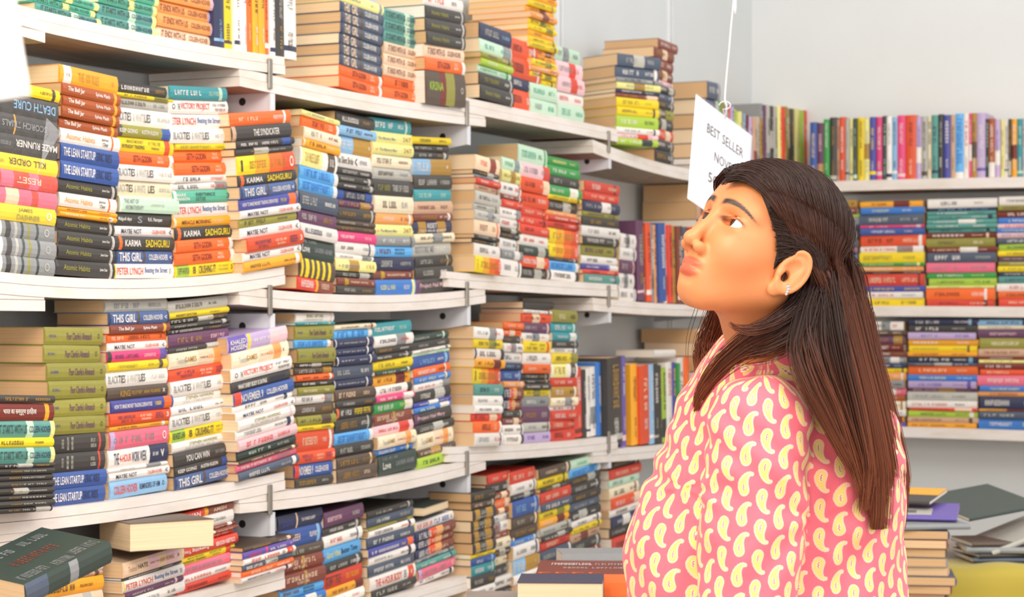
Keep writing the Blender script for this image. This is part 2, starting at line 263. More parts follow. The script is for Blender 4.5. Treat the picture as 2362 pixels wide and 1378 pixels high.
# ---------------------------------------------------------------- the book trade: one entry per edition seen in the photograph
# key: (cover, [(from, to, colour) bands along the spine], [(words, colour, from, to, mid height, height, flipped)], words for the label)
def _(*a): return a
SETH = [_('SETH GODIN', 'k', .28, .60, .5, .52), _('THIS IS', 'A', .70, .79, .68, .22), _('MARKETING', 'A', .70, .81, .38, .22)]
ED = {
 'tenx': ('X', [(.06, .19, 'W')], [_('', 'K', .10, .16, .5, .18), _('THE 10X RULE', 'd', .30, .66, .5, .5), _('', 'd', .88, .92, .5, .3)], 'thick yellow-orange hardback'),
 'bell': ('s', [(.885, .93, 'X')], [_('The Bell Jar', 'W', .08, .36, .5, .5), _('Sylvia Plath', 'W', .55, .80, .5, .42)], 'brown-orange book with a yellow dot'),
 'bells': ('S', [(.885, .93, 'X')], [_('The Bell Jar', 'W', .12, .38, .5, .5), _('Sylvia Plath', 'W', .53, .76, .5, .42)], 'red-brown book with a yellow dot'),
 'lean': ('B', [], [_('THE LEAN STARTUP', 'W', .03, .57, .5, .5), _('ERIC RIES', 'N', .60, .86, .5, .5)], 'blue book with bold white lettering'),
 'atomb': ('K', [(.915, .925, 'W'), (.935, .95, 'W')], [_('Atomic Habits', 'H', .12, .56, .5, .34), _('James Clear', 'W', .73, .86, .5, .22)], 'charcoal book with dim gold lettering'),
 'atomw': ('W', [(.85, .88, 'O')], [_('Atomic Habits', 'a', .08, .56, .5, .42), _('James', 'K', .67, .79, .64, .26), _('Clear', 'K', .69, .79, .34, .26)], 'white book with pale orange lettering'),
 'kg': ('K', [(.78, .93, 'B')], [_('KEEP GOING', 'W', .04, .34, .5, .36), _('AUSTIN KLEON', 'W', .41, .70, .5, .36)], 'charcoal book with a blue patch'),
 'kgo': ('H', [(.78, .93, 'B'), (0, .1, 'J')], [_('KEEP GOING', 'W', .04, .34, .5, .36), _('AUSTIN KLEON', 'W', .41, .70, .5, .36)], 'olive book with a blue patch'),
 'lies': ('W', [], [_('BLACK', 'G', .03, .19, .5, .5), _('TIES', 'K', .19, .30, .5, .5), _('& WHITE', 'Z', .33, .52, .5, .5), _('LIES', 'K', .52, .62, .5, .5), _('', 'Z', .73, .95, .5, .26)], 'white book with grey and black lettering'),
 'liesc': ('C', [], [_('BLACK', 'Z', .03, .19, .5, .5), _('TIES', 'K', .19, .30, .5, .5), _('& WHITE', 'Z', .33, .52, .5, .5), _('LIES', 'K', .56, .67, .5, .5), _('', 'Z', .75, .95, .5, .26)], 'cream book with grey and black lettering'),
 'mmi': ('Y', [(.84, .93, 'D')], [_('MAKE MONEY', 'H', .18, .46, .72, .24), _('INTRADAY TRADING', 'K', .10, .48, .36, .26), _('', 'H', .55, .76, .68, .26), _('', 'K', .60, .74, .34, .14)], 'yellow book with a red band'),
 'seth': ('O', [(.93, 1, 'W')], SETH, 'orange book with a white end band'),
 'karma': ('K', [(.04, .09, 'O')], [_('KARMA', 'W', .13, .40, .5, .48), _('SADHGURU', 'Y', .48, .90, .5, .56)], 'charcoal book with white and yellow lettering'),
 'girl': ('u', [(.46, .50, 'J'), (0, .03, 'N'), (.97, 1, 'N')], [_('THIS GIRL', 'W', .05, .43, .5, .66), _('COLLEEN HOOVER', 'W', .55, .88, .5, .42), _('<', 'W', .91, .95, .5, .3)], 'blue book with big white lettering'),
 'girlk': ('U', [(.45, .50, 'J'), (0, .03, 'N'), (.97, 1, 'N')], [_('THIS', 'A', .06, .19, .5, .8), _('GIRL', 'A', .24, .38, .5, .8), _('COLLEEN HOOVER', 'W', .54, .86, .5, .46)], 'slate blue book with tall pale lettering'),
 'lynch': ('W', [(0, .02, 'Y')], [_('PETER LYNCH', 'R', .03, .46, .5, .5), _('Beating the Street', 'B', .49, .88, .52, .5), _('', 'K', .91, .95, .5, .4)], 'white book with red and blue lettering'),
 'vict': ('W', [], [_('O', 'J', .04, .09, .5, .4), _('THE', 'J', .13, .17, .5, .4), _('VICTORY PROJECT', 'R', .18, .67, .5, .56), _('', 'K', .72, .95, .68, .2), _('', 'K', .76, .95, .34, .2)], 'white book with tall red lettering'),
 'every': ('m', [(.0, .05, 'W')], [_('MARK', 'W', .03, .2, .66, .25), _('MANSON', 'W', .03, .25, .34, .25), _('EVERYTHING IS', 'g', .36, .68, .66, .3), _('', 'g', .36, .52, .30, .3), _('3', 'g', .88, .93, .5, .4)], 'mint green book with dark lettering'),
 'mirac': ('X', [(.0, .04, 'A')], [_('MIRACLE MORNING', 'k', .12, .6, .5, .42), _('', 'A', .65, .82, .5, .3)], 'orange-yellow book with brown lettering'),
 'crush': ('Y', [(.03, .24, 'e')], [_('', 'g', .04, .23, .5, .5), _('8', 'K', .29, .34, .5, .6), _('CRUSHING IT!', 'K', .39, .68, .5, .66), _('', 'H', .72, .90, .66, .18), _('', 'H', .72, .90, .36, .18), _('3', 'K', .94, .97, .5, .4)], 'yellow book with heavy black lettering'),
 'synd': ('K', [(.0, .06, 'F')], [_('THE SYNDICATER', 'W', .34, .78, .5, .46)], 'charcoal book with white lettering and worn end'),
 'monk': ('Y', [(.30, .55, 'X'), (.55, .78, 'O'), (.78, 1, 'D')], [_('', 'd', .2, .86, .5, .4), _('O', 'W', .90, .97, .5, .6), _('l', 'g', .05, .08, .5, .6)], 'fat yellow-to-red book'),
 'deriv': ('v', [(.85, .97, 'O')], [_('HOW TO MAKE MONEY TRADING DERIVATIVES', 'W', .04, .64, .5, .34), _('', 'Y', .69, .79, .5, .3)], 'violet-blue book with an orange band'),
 'maybe': ('W', [], [_('MAYBE NOT', 'N', .10, .44, .5, .5), _('COLLEEN HOOVER', 'R', .62, .86, .5, .4), _('<', 'N', .92, .96, .5, .5)], 'thin white book with navy lettering'),
 'starts': ('m', [(.50, .60, 'y'), (.93, 1, 'y')], [_('IT STARTS WITH US', 'g', .06, .50, .5, .54), _('COLLEEN HOOVER', 'g', .58, .90, .5, .4)], 'green book with a pale blossom band'),
 'startt': ('t', [(.52, .64, 'M'), (.93, 1, 'y')], [_('IT STARTS WITH US', 'g', .06, .52, .5, .54), _('COLLEEN HOOVER', 'N', .56, .92, .5, .4)], 'teal book with a pale band'),
 'ends': ('a', [(.92, .96, 'I')], [_('IT ENDS WITH US', 'S', .08, .50, .5, .52), _('COLLEEN HOOVER', 'S', .56, .90, .5, .42)], 'apricot book with brown lettering'),
 'endp': ('A', [], [_('IT ENDS WITH US', 'S', .08, .50, .5, .52), _('COLLEEN HOOVER', 'S', .56, .90, .5, .42)], 'pale peach book with brown lettering'),
 'alman': ('H', [], [_('', 'v', .05, .18, .5, .14), _("Poor Charlie's Almanack", 'P', .36, .80, .5, .42), _('O', 'J', .90, .94, .5, .3)], 'olive book with purple lettering'),
 'four': ('K', [(.88, .91, 'R')], [_('', 'Z', .20, .24, .5, .5), _('', 'Z', .29, .33, .5, .7), _('', 'Z', .37, .41, .5, .7), _('', 'Z', .72, .80, .62, .2), _('', 'Z', .72, .82, .32, .2)], 'charcoal book with upright pale words'),
 'hindi': ('k', [(.84, .91, 'X')], [_('भारत का सम्पूर्ण इतिहास', 'W', .12, .68, .52, .44)], 'dark brown book with a yellow dot and white script'),
 'fury': ('N', [(.34, .52, 'D'), (.52, .68, 'a'), (.68, 1, 'S')], [_('·FURY', 'W', .08, .38, .5, .66), _('', 'A', .42, .85, .5, .34), _('O', 'G', .90, .95, .5, .4)], 'fiery navy-to-orange book'),
 'raav': ('R', [(.50, .56, 'X'), (.56, 1, 'S')], [_('RAAVAN', 'W', .06, .42, .5, .56), _('AMISH', 'A', .64, .86, .5, .44)], 'red-brown book with a yellow flame mark'),
 'becom': ('W', [], [_('BECOMING · MICHELLE OBAMA', 'G', .04, .86, .5, .28)], 'white hardback with thin grey lettering'),
 'games': ('C', [(.46, .72, 'A'), (.72, .86, 'a')], [_('Twisted', 'Z', .10, .25, .48, .4), _('GAMES', 'd', .23, .42, .5, .34), _('', 'S', .48, .62, .5, .12), _('ANA HUANG', 'a', .62, .86, .5, .3), _('x', 'N', .88, .91, .5, .2)], 'cream book with peach blossom'),
 'hate': ('A', [(.40, .56, 'p'), (.70, .9, 'p')], [_('Twisted', 'F', .06, .20, .48, .4), _('HATE', 'K', .22, .38, .5, .3), _('', 'S', .42, .58, .5, .12), _('ANA HUANG', 'd', .58, .82, .5, .3), _('x', 'N', .88, .91, .5, .2)], 'peach book with a marbled spine'),
 'regret': ('R', [], [_('Regretting You', 'W', .12, .50, .5, .46, 1), _('COLLEEN HOOVER', 'W', .62, .94, .5, .42, 1)], 'red book with upside-down white lettering'),
 'khal': ('I', [(0, .3, 'V'), (.7, 1, 'p'), (.33, .37, 'Y')], [_('KHALED', 'W', .03, .28, .64, .3), _('HOSSEINI', 'W', .03, .3, .28, .3), _('', 'W', .42, .85, .5, .2)], 'lilac book fading to pink'),
 'body': ('K', [], [_('WHAT EVERY BODY IS SAYING', 'W', .10, .58, .48, .42), _('', 'N', .64, .9, .5, .4)], 'dark book with condensed white lettering'),
 'nov': ('B', [(0, .12, 'R')], [_('NOVEMBER 9', 'W', .10, .46, .5, .6), _('COLLEEN HOOVER', 'W', .52, .88, .5, .42)], 'blue book with a red corner'),
 'hawk': ('W', [(.90, .94, 'p')], [_('STEPHEN HAWKING', 'H', .26, .72, .66, .34), _('', 'Z', .2, .7, .28, .2)], 'white book with grey-green lettering'),
 'win': ('K', [], [_('YOU CAN WIN', 'W', .18, .56, .5, .5), _('SHIV KHERA', 'G', .66, .82, .5, .3)], 'charcoal book with plain white lettering'),
 'mind': ('U', [], [_('mindset', 'W', .06, .38, .5, .5), _('8', 'W', .45, .51, .5, .4), _('', 'N', .56, .86, .5, .26)], 'teal-grey book with lower-case white lettering'),
 'week': ('W', [(.68, 1, 'N')], [_('THE', 'N', .08, .16, .5, .62), _('4-HOUR', 'R', .17, .36, .5, .42), _('WORK WEEK', 'N', .37, .62, .5, .56), _('', 'W', .72, .82, .5, .2), _('v', 'W', .86, .92, .5, .4)], 'white book with a navy end'),
 'fbody': ('W', [(.83, .95, 'D')], [_('THE 4-HOUR BODY', 'R', .10, .68, .5, .6), _('', 'U', .72, .78, .5, .6), _('v', 'W', .87, .91, .5, .4)], 'white book with tall red lettering'),
 'remin': ('l', [], [_('COLLEEN HOOVER', 'R', .06, .46, .5, .5), _('REMINDERS OF HIM', 'N', .50, .86, .5, .34), _('O', 'N', .90, .94, .5, .3)], 'pale blue book with red lettering'),
 'lauren': ('g', [], [_('', 'G', .1, .5, .85, .14), _('Love', 'W', .10, .30, .5, .36), _('LAUREN ASHER', 'G', .44, .92, .5, .24)], 'dark green book with faint lettering'),
 'jenny': ('L', [], [_('JENNY HAN', 'k', .06, .42, .5, .46), _('', 'N', .52, .78, .66, .22), _('', 'N', .52, .78, .34, .22)], 'sky blue book with dark red lettering'),
 'krsna': ('J', [(.35, .5, 'k'), (.5, .72, 'H')], [_('KRSNA', 'e', .08, .42, .55, .26), _('O', 'Z', .86, .93, .5, .2)], 'very thick olive-brown book'),
 'brown': ('A', [(.72, .84, 'Z')], [_('BROWN', 'k', .12, .6, .45, .5)], 'cream book with dark red lettering'),
 'king': ('J', [], [_('KING', 'd', .20, .36, .5, .5), _('', 'd', .38, .56, .5, .3), _('ANA HUANG', 'd', .58, .86, .5, .3), _('x', 'W', .9, .94, .5, .3)], 'brown book with gold lettering'),
 'gunsr': ('D', [], [_('', 'P', .12, .40, .62, .26), _('', 'P', .18, .36, .3, .22), _('', 'A', .48, .68, .6, .2), _('', 'A', .5, .66, .32, .16), _('', 'P', .74, .88, .5, .5), _('3', 'W', .92, .96, .5, .4)], 'scarlet book with purple print'),
 'mal': ('K', [], [_('Malgudi days', 'W', .06, .28, .5, .34), _('S', 'G', .38, .46, .5, .5), _('R.K. Narayan', 'W', .56, .8, .5, .36)], 'black book with white italic-looking lettering'),
 'arom': ('M', [(0, .03, 'W')], [_('THE ART OF', 'G', .06, .30, .68, .3), _('AROMATHERAPY', 'G', .08, .38, .30, .26), _('', 'Z', .5, .74, .5, .16)], 'pale mint book with grey lettering'),
 'tribe': ('K', [], [_('', 'H', .1, .4, .5, .34), _('TRIBE OF', 'Z', .45, .68, .5, .4), _('', 'Z', .7, .86, .5, .4)], 'charcoal book with grey lettering'),
 'reset': ('K', [(.08, .28, 'd'), (.56, .84, 'd')], [_('RESET', 'Z', .30, .54, .66, .34), _('', 'Z', .1, .86, .28, .16)], 'charcoal book with two amber patches'),
 'restart': ('N', [(.14, .34, 'd'), (.62, .84, 'd')], [_('RESET', 'W', .36, .60, .62, .4), _('', 'W', .15, .85, .22, .18)], 'navy book with two amber patches'),
 'restore': ('Z', [], [_('RESTORE ME', 'G', .06, .55, .5, .5), _('', 'W', .6, .85, .5, .3)], 'silver-grey book with grey lettering'),
 'hail': ('K', [(.0, .12, 'P')], [_('Project Hail Mary', 'p', .08, .80, .5, .4)], 'black book with pinkish scrawled lettering'),
 'box': ('J', [(.04, .10, 'Y'), (.16, .26, 'Y'), (.34, .40, 'Y'), (.48, .55, 'Y'), (.64, .71, 'Y'), (.80, .87, 'Y')], [], 'dark brown book with six yellow stripes'),
 'tear': ('W', [], [_('The Silent Bride', 'J', .04, .46, .5, .5), _('<', 'N', .50, .56, .5, .6), _('', 'U', .62, .82, .5, .3)], 'white book with a dark arrow mark'),
 'thief': ('l', [(.48, 1, 'd'), (.0, .06, 'Z')], [_('', 'W', .14, .42, .5, .5), _('o', 'W', .86, .90, .5, .2)], 'pale blue and mustard book'),
 'own': ('B', [(.20, .78, 'N')], [_('', 'Z', .26, .50, .5, .46), _('', 'Z', .54, .74, .5, .46)], 'bright blue book with a navy label'),
 'emd': ('y', [], [_('O', 'O', .05, .10, .4, .2), _('The Mystery Man', 'G', .14, .56, .4, .34), _('24/7', 'd', .74, .94, .5, .4)], 'pale yellow book with grey lettering'),
 'haunt': ('N', [(.03, .05, 'W'), (.84, .87, 'W')], [_('', 'Z', .12, .78, .5, .16)], 'navy book with white edge lines'),
 'gov': ('V', [(.44, .48, 'Q')], [_('Layla', 'Q', .10, .34, .45, .5), _('NORMAN DOYLE', 'W', .52, .86, .5, .3), _('s', 'W', .92, .96, .6, .3)], 'violet book with a pink figure'),
 'navyp': ('N', [(.40, .43, 'A')], [_('', 'v', .08, .34, .4, .3), _('', 'W', .5, .82, .5, .2)], 'navy purple hardback'),
 'sky': ('L', [(0, .02, 'b')], [_('Good Vibes', 'y', .08, .45, .5, .4), _('Better Time', 'N', .47, .90, .5, .36)], 'bright sky-blue book'),
 'redp': ('R', [], [_('', 'J', .04, .44, .5, .6), _('', 'X', .54, .9, .5, .34)], 'thick red book with a row of dark figures'),
 'sheb': ('S', [(.5, .56, 'd')], [_('', 'A', .06, .80, .62, .34), _('', 'A', .3, .6, .28, .2)], 'rust brown book with pale capitals'),
 'pinkb': ('q', [(.0, .08, 'I')], [_('O', 'T', .05, .1, .5, .3), _('', 'G', .15, .75, .5, .36), _('O', 'W', .88, .95, .5, .5)], 'rose pink book with a white mark'),
 'mag': ('Q', [(.0, .07, 'K'), (.88, 1, 'V')], [_('', 'P', .12, .52, .5, .34), _('', 'p', .6, .8, .5, .3)], 'magenta book with a violet end'),
 'conv': ('O', [], [_('', 'A', .05, .26, .5, .4), _('', 'k', .34, .72, .5, .4), _('3', 'k', .88, .92, .5, .4)], 'orange book with dark lettering'),
 'jenb': ('L', [(.9, 1, 'W')], [_('', 'b', .08, .8, .5, .6)], 'sky blue book with a white end'),
 'yelw': ('W', [(.04, .58, 'y'), (.74, .94, 'J')], [_('', 'd', .1, .5, .5, .5), _('', 'W', .78, .9, .5, .4)], 'white book with a yellow label'),
 'amis': ('S', [(.2, .27, 'd')], [_('A', 'Y', .18, .28, .5, .6), _('', 'A', .34, .8, .5, .24), _('o', 'W', .9, .94, .5, .4)], 'brown book with gold triangle'),
 'wowb': ('W', [(.0, .06, 'N'), (.88, 1, 'K')], [_('THE TRADER', 'J', .16, .72, .5, .44)], 'white book with a dark end'),
 'blackt': ('K', [], [_('', 'd', .24, .44, .5, .2), _('', 'Z', .46, .86, .5, .2)], 'thin black book with tiny print'),
 'dcure': ('K', [], [_('DEATH CURE', 'l', .28, .94, .5, .44, 1)], 'shrink-wrapped black book with upside-down blue-white lettering'),
 'trials': ('K', [(.30, .32, 'X')], [_('SCORCH TRIALS', 'G', .10, .80, .5, .32, 1)], 'shrink-wrapped black book with upside-down grey lettering'),
 'maze': ('K', [], [_('MAZE RUNNER', 'W', .32, .98, .58, .36, 1), _('', 'G', .02, .24, .5, .2, 1)], 'shrink-wrapped black book with upside-down white lettering'),
 'kill': ('Y', [], [_('KILL ORDER', 'J', .22, .80, .56, .4, 1), _('', 'd', .0, .15, .5, .2, 1)], 'shrink-wrapped yellow book with upside-down lettering'),
 'reseta': ('R', [(.1, .3, 'q'), (.55, .7, 'q')], [_('RESET', 'A', .34, .72, .5, .4, 1)], 'shrink-wrapped mottled red book'),
 'redw': ('q', [(.2, .4, 'A'), (.6, .7, 'R')], [], 'shrink-wrapped pink-red book'),
 'yelj': ('Y', [], [_('JAMES', 'H', .4, .62, .68, .3), _('DASHNER', 'H', .38, .74, .28, .3), _('O', 'W', .84, .92, .5, .5)], 'shrink-wrapped yellow book'),
 'silv': ('G', [(.1, .16, 'W'), (.22, .3, 'K'), (.36, .4, 'Z'), (.46, .5, 'g'), (.56, .6, 'H'), (.7, .74, 'g')], [_('O', 'Z', .82, .9, .5, .5)], 'shrink-wrapped dark glossy book'),
}
CNAME = dict(K='black', W='white', C='cream', Y='yellow', X='orange-yellow', O='orange', R='red', D='scarlet', B='blue', N='navy', U='slate', L='sky blue',
             T='teal', M='pale mint', m='mint green', P='plum', V='violet', Q='magenta', q='pink', H='olive', E='green', S='brown', s='rust', F='tan', G='grey', g='dark green',
             Z='silver', y='pale yellow', J='dark brown', A='peach', l='pale blue', e='lime', I='lilac', a='apricot', b='bright blue', k='maroon', d='mustard', p='pale pink', t='sea green', v='violet-blue', u='slate blue')
CONTR = dict(K='ZWdZ', W='GJRN', C='GJdS', Y='HKJ', X='kJW', O='AkW', R='AAWk', D='AkW', B='WAl', N='WZl', U='ZW', L='WNb', T='WM', M='GmE', m='gW', P='dZp', V='Wp', Q='Wp', q='WG',
             H='JCP', E='Wy', S='AdW', s='WA', F='SJ', G='WK', g='ZM', Z='GJ', y='dHG', J='dZA', A='SdR', l='NW', e='gW', I='WV', a='SW', b='Wy', k='WA', d='JW', p='RG', t='WN', v='WY', u='WZ')

BOOKS = []        # every book: dict(m=matrix, L,T,D, ed, px area, label parts)
def ordinal(i, n):
    w = ['topmost', 'second', 'third', 'fourth', 'fifth', 'sixth', 'seventh', 'eighth', 'ninth', 'tenth', 'eleventh', 'twelfth', 'thirteenth', 'fourteenth',
         'fifteenth', 'sixteenth', 'seventeenth', 'eighteenth', 'nineteenth', 'twentieth', 'twenty-first', 'twenty-second', 'twenty-third', 'twenty-fourth', 'twenty-fifth',
         'twenty-sixth', 'twenty-seventh', 'twenty-eighth', 'twenty-ninth', 'thirtieth', 'thirty-first', 'thirty-second', 'thirty-third', 'thirty-fourth', 'thirty-fifth', 'thirty-sixth', 'thirty-seventh', 'thirty-eighth', 'thirty-ninth', 'fortieth']
    if i > 39: return 'forty-' + w[i-40].replace('topmost', 'first') + ' down'
    if i == 0: return 'topmost'
    if i == n-1: return 'bottom'
    return w[i]+' down'
SID = {}
def cnm(e): return CNAME[ED[e][0]] if e in ED else CNAME[e]
def stack(lv, bay, u0, u1, vt, spec, p=-.02, tilt=0, yaw=0, D=.135, face=LEFT, base=None, where=None, jit=1, pg=None, L=None):
    """a pile of lying books; u0,u1,vt: measured edges of its spines and its top; spec lists the books from the top down as edition:thickness[:shift]"""
    uc = (u0+u1)/2; s0, s1 = face.s_of(u0, p), face.s_of(u1, p); s = (s0+s1)/2
    Ls = (s1-s0) if L is None else L
    Y = face.pt(s, p)[1]; zt = zpix(vt, Y)
    if base is None: zb, sl = top_z(lv, bay, s)
    else: zb, sl = base, 0
    roll = sl+tilt
    zb += abs(tilt)*Ls*.5 + .0005
    items = [t.split(':') for t in spec.split()]
    ws = [float(i[1]) for i in items]; k = (zt-zb)/sum(ws)
    key = (lv, bay if face is LEFT else 'back'); SID[key] = SID.get(key, 0)+1; sn = SID[key]
    base_m = face.mat(s, p, zb, roll, yaw)
    z = 0; n = len(items); r = random.Random(int(u0*7+vt))
    for j in range(n-1, -1, -1):
        t = ws[j]*k; it = items[j]
        dx = r.uniform(-.004, .004)*jit + (float(it[2]) if len(it) > 2 else 0); dy = r.uniform(-.006, .005)*jit; yw = r.uniform(-.022, .022)*jit
        m = base_m @ Matrix.Translation((dx, dy, z)) @ Matrix.Rotation(yw, 4, 'Z')
        q = m.translation
        if where: w = where
        elif face is LEFT: w = f'{ordinal(sn-1, 99).replace(" down", "").replace("topmost", "first")} stack, {LEV[lv]} shelf, {BAYN[bay]} bay'
        else: w = f'{ordinal(sn-1, 99).replace(" down", "").replace("topmost", "first")} stack, {LEV[lv]} shelf, back wall'
        BOOKS.append(dict(m=m, L=Ls*(1+r.uniform(-.02, .02)*jit), T=t*.985, D=D*(1+r.uniform(-.06, .03)), ed=it[0], up=False,
                          px=(u1-u0)*t*FPX/Y, at=ordinal(j, n)+', '+w, grp=f'books stacked on the {LEV.get(lv, lv)} shelf' if lv in LEV else lv, pg=pg, seed=r.random()))
        z += t
def uprights(lv, bay, u0, spec, vb=None, p=-.02, lean=0, face=LEFT, D=.16, where='', base=None):
    """standing books, left to right: edition:width_px:height_px[:lean]"""
    u = u0; items = [t.split(':') for t in spec.split()]; n = len(items); r = random.Random(int(u0))
    for j, it in enumerate(items):
        w = float(it[1]); h = float(it[2]); ln = float(it[3]) if len(it) > 3 else lean
        s0, s1 = face.s_of(u, p), face.s_of(u+w, p); Y = face.pt(s0, p)[1]
        T = (s1-s0)*math.cos(ln)*.98; H = h*Y/FPX
        zb = base if base is not None else (top_z(lv, bay, s0)[0] if face is LEFT else base)
        # local x -> down, z -> along the shelf
        M = face.mat(s0, p+r.uniform(-.008, .004), zb+.001+(math.sin(-ln)*T if ln < 0 else 0)) @ Matrix.Rotation(ln, 4, 'Y') @ Matrix(((0, 0, 1, 0), (0, 1, 0, 0), (-1, 0, 0, H/2), (0, 0, 0, 1)))
        BOOKS.append(dict(m=M, L=H, T=T, D=D, ed=it[0], up=True, px=w*h, at='standing '+('first in the row' if j == 0 else 'last in the row' if j == n-1 else 'between the '+cnm(items[j-1][0])+' and the '+cnm(items[j+1][0])+' one')+', '+where, w2=f'book between the {cnm(items[j-1][0])} and the {cnm(items[(j+1)%n][0])} one, '+where,
                          grp='books standing upright', pg=None, seed=r.random()))
        u += w

# ---------------------------------------------------------------- what stands on the shelves
# first bay
stack('B', 1, -22, 126, 192, 'Y:26 dcure:44 trials:44 maze:42 kill:36 reseta:36 redw:36 yelj:36 silv:36 silv:38 silv:38', p=.0, jit=.4)
stack('B', 1, 133, 267, 160, 'tenx:46 bell:29 bell:27 bell:27 bell:27 atomw:36 lean:43 lean:44 atomb:34 atomw:34 X:12 X:13 atomb:34 atomb:34 atomb:34 atomb:40', tilt=-.03, p=-.01)
stack('B', 1, 268, 404, 196, 'K:24 Y:9 Z:22 lies:38 kgo:26 mmi:32 seth:28 lies:34 liesc:34 arom:36:.012 mal:30 maybe:22 karma:30 girl:30 lynch:32', tilt=-.01)
stack('B', 1, 406, 540, 202, 'T:30 vict:32 lynch:32 lies:34 Y:15:.012 seth:28 seth:28 maybe:17 maybe:17 every:28 lynch:32 mirac:22 karma:28 seth:27 seth:28 crush:28', tilt=.01)
stack('B', 1, 562, 695, 258, 'O:32 synd:36 kg:18 blackt:18 monk:46 karma:27 girl:30 deriv:28 maybe:20 H:22 maybe:26 gunsr:34:.01 maybe:22:.01 X:26:.008', p=.012, tilt=.02)
stack('C', 1, -14, 122, 912, 'K:18 hindi:40 startt:38 Y:22 startt:36 K:10 blackt:15 blackt:15 blackt:15 blackt:15 blackt:14 blackt:14 blackt:14', p=.05, tilt=-.01, jit=.6)
stack('C', 1, 112, 243, 755, 'alman:42:-.012 alman:42:-.01 alman:42:.002 alman:42 alman:42 alman:42 four:44 four:44 lean:38 lean:40', tilt=.0, D=.16)
stack('C', 1, 256, 393, 690, 'Z:28 girl:28 bells:20 conv:20 maybe:19 mag:24 Y:20 lies:36 king:28 deriv:28 gunsr:28 X:13 pinkb:40 week:42 W:9 maybe:20 remin:38', tilt=.02)
stack('C', 1, 402, 542, 688, 'Z:30 Y:15 K:15 K:12 K:12 P:34 K:14 games:40 gunsr:32 lies:38 hawk:26 W:22 lies:38 crush:32 hawk:26 win:34 kg:26 girl:34', tilt=.045)
stack('C', 1, 552, 686, 762, 'khal:44 games:44 vict:36 body:30 nov:36 W:18 maybe:22 hawk:28 W:26 p:30 g:28 J:10 q:22 U:24', p=.012, tilt=.07)
stack('D', 1, 62, 238, 1282, 'J:26 W:12 F:10 X:28 brown:46', p=.0, D=.15, where='short pile beside the dark fantasy hardback')
stack('D', 1, 286, 424, 1278, 'hate:58 K:12 lynch:44 P:24 W:40', p=.02, tilt=.07)
stack('D', 1, 408, 546, 1172, 'raav:30 becom:46 S:13 S:13 R:18 regret:38 mmi:30 pinkb:38 W:30 R:30', p=-.01, tilt=.05)
stack('D', 1, 560, 676, 1248, 'J:26 gov:40 fbody:34 mind:34 O:34 W:30', p=.02, tilt=.03)
stack('A', 1, 68, 222, -14, 'starts:32 starts:32 startt:32:.01', p=-.03, tilt=-.02)
stack('A', 1, 228, 360, -26, 'starts:32 starts:32 startt:34 startt:36', p=-.03, tilt=-.02)
stack('A', 1, 362, 492, -46, 'ends:34 ends:34 ends:34 ends:34 endp:34', p=-.03, tilt=-.01)
uprights('A', 1, 496, 'N:24:210 Y:24:200 W:13:198 W:12:196 O:15:196 X:13:194 X:15:194 O:12:194 W:12:192 K:22:200 W:34:205', p=-.02, lean=-.03, where='top shelf, first bay')
# second bay
stack('B', 2, 688, 768, 262, 'y:14 seth:28 C:28 mirac:22 yelw:48 jenb:32 jenb:32 U:46 P:36 W:36 lauren:52 box:48 raav:32', p=-.01, tilt=-.05, L=.172)
stack('B', 2, 772, 862, 264, 'K:34 l:24 thief:44 tear:36 K:20 K:19 K:16 own:28 P:18 K:32 J:14 J:15 Q:26 W:30 W:15 emd:28 K:18 amis:20 K:20', tilt=-.02)
stack('B', 2, 864, 955, 276, 'T:30 emd:25 emd:25 C:28 Z:26 tribe:36 C:38 a:24 emd:26 G:22 jenny:24 N:30 amis:20 b:34', tilt=0)
stack('B', 2, 958, 1046, 318, 'Y:16 K:16 K:16 thief:36 K:32 T:26 F:28 S:16 restart:28 C:20 restore:30 K:24 K:26 hail:32', tilt=.01)
stack('C', 2, 684, 770, 722, 'hawk:22 T:7 alman:34 jenb:20 alman:34 K:11 J:17 O:15 K:14 H:18 W:22 J:28 H:22 Y:13 D:48 gunsr:28 nov:34 K:22', tilt=.02)
stack('C', 2, 776, 866, 748, 'C:12 jenb:22 haunt:22 haunt:21 haunt:22 U:34 haunt:24 J:28 K:17 karma:26 K:36 jenb:28 K:30 J:28 J:34', tilt=.025)
stack('C', 2, 869, 957, 742, 'T:32 W:28 K:18 K:17 Y:24 g:12 X:28 wowb:24 Q:16 E:28 sheb:30 p:26 games:32 b:18 lauren:50', tilt=.03)
stack('C', 2, 961, 1046, 768, 'g:18 K:20 W:8 M:9 B:30 O:22 b:18 W:20 K:28 v:12 b:14 hail:32 K:22 games:40 J:20 e:28', tilt=.03)
stack('D', 2, 650, 750, 1180, 'navyp:38 B:46 J:26 sheb:36 sheb:36 jenny:26 b:24 W:20', tilt=.05)
stack('D', 2, 752, 841, 1170, 'P:44 K:26 W:34 sky:46 K:30 redp:46 X:26 W:30', tilt=.07)
stack('D', 2, 852, 956, 1166, 'K:22 U:34 H:8 W:24 U:36 deriv:28 W:30 U:38 fbody:44 K:28', tilt=.05)
stack('D', 2, 962, 1050, 1192, 'lynch:34 fury:34 fury:32 fury:32 G:15 t:24 pinkb:36 W:24', tilt=.06)
stack('A', 2, 783, 880, -6, 'y:24 girlk:25 girlk:25 girlk:25 girlk:25 girlk:25 girlk:25 seth:25 seth:27', tilt=-.05, jit=.5, D=.19)
stack('A', 2, 884, 978, 30, 'startt:27 startt:27 startt:27 endp:27 endp:27 endp:27 seth:26 seth:28', tilt=-.02, jit=.5)
stack('A', 2, 983, 1074, -34, 'W:22 W:25 atomb:25 atomb:25 atomb:25 endp:25 seth:25 krsna:66', p=.012, tilt=.01, jit=.7)
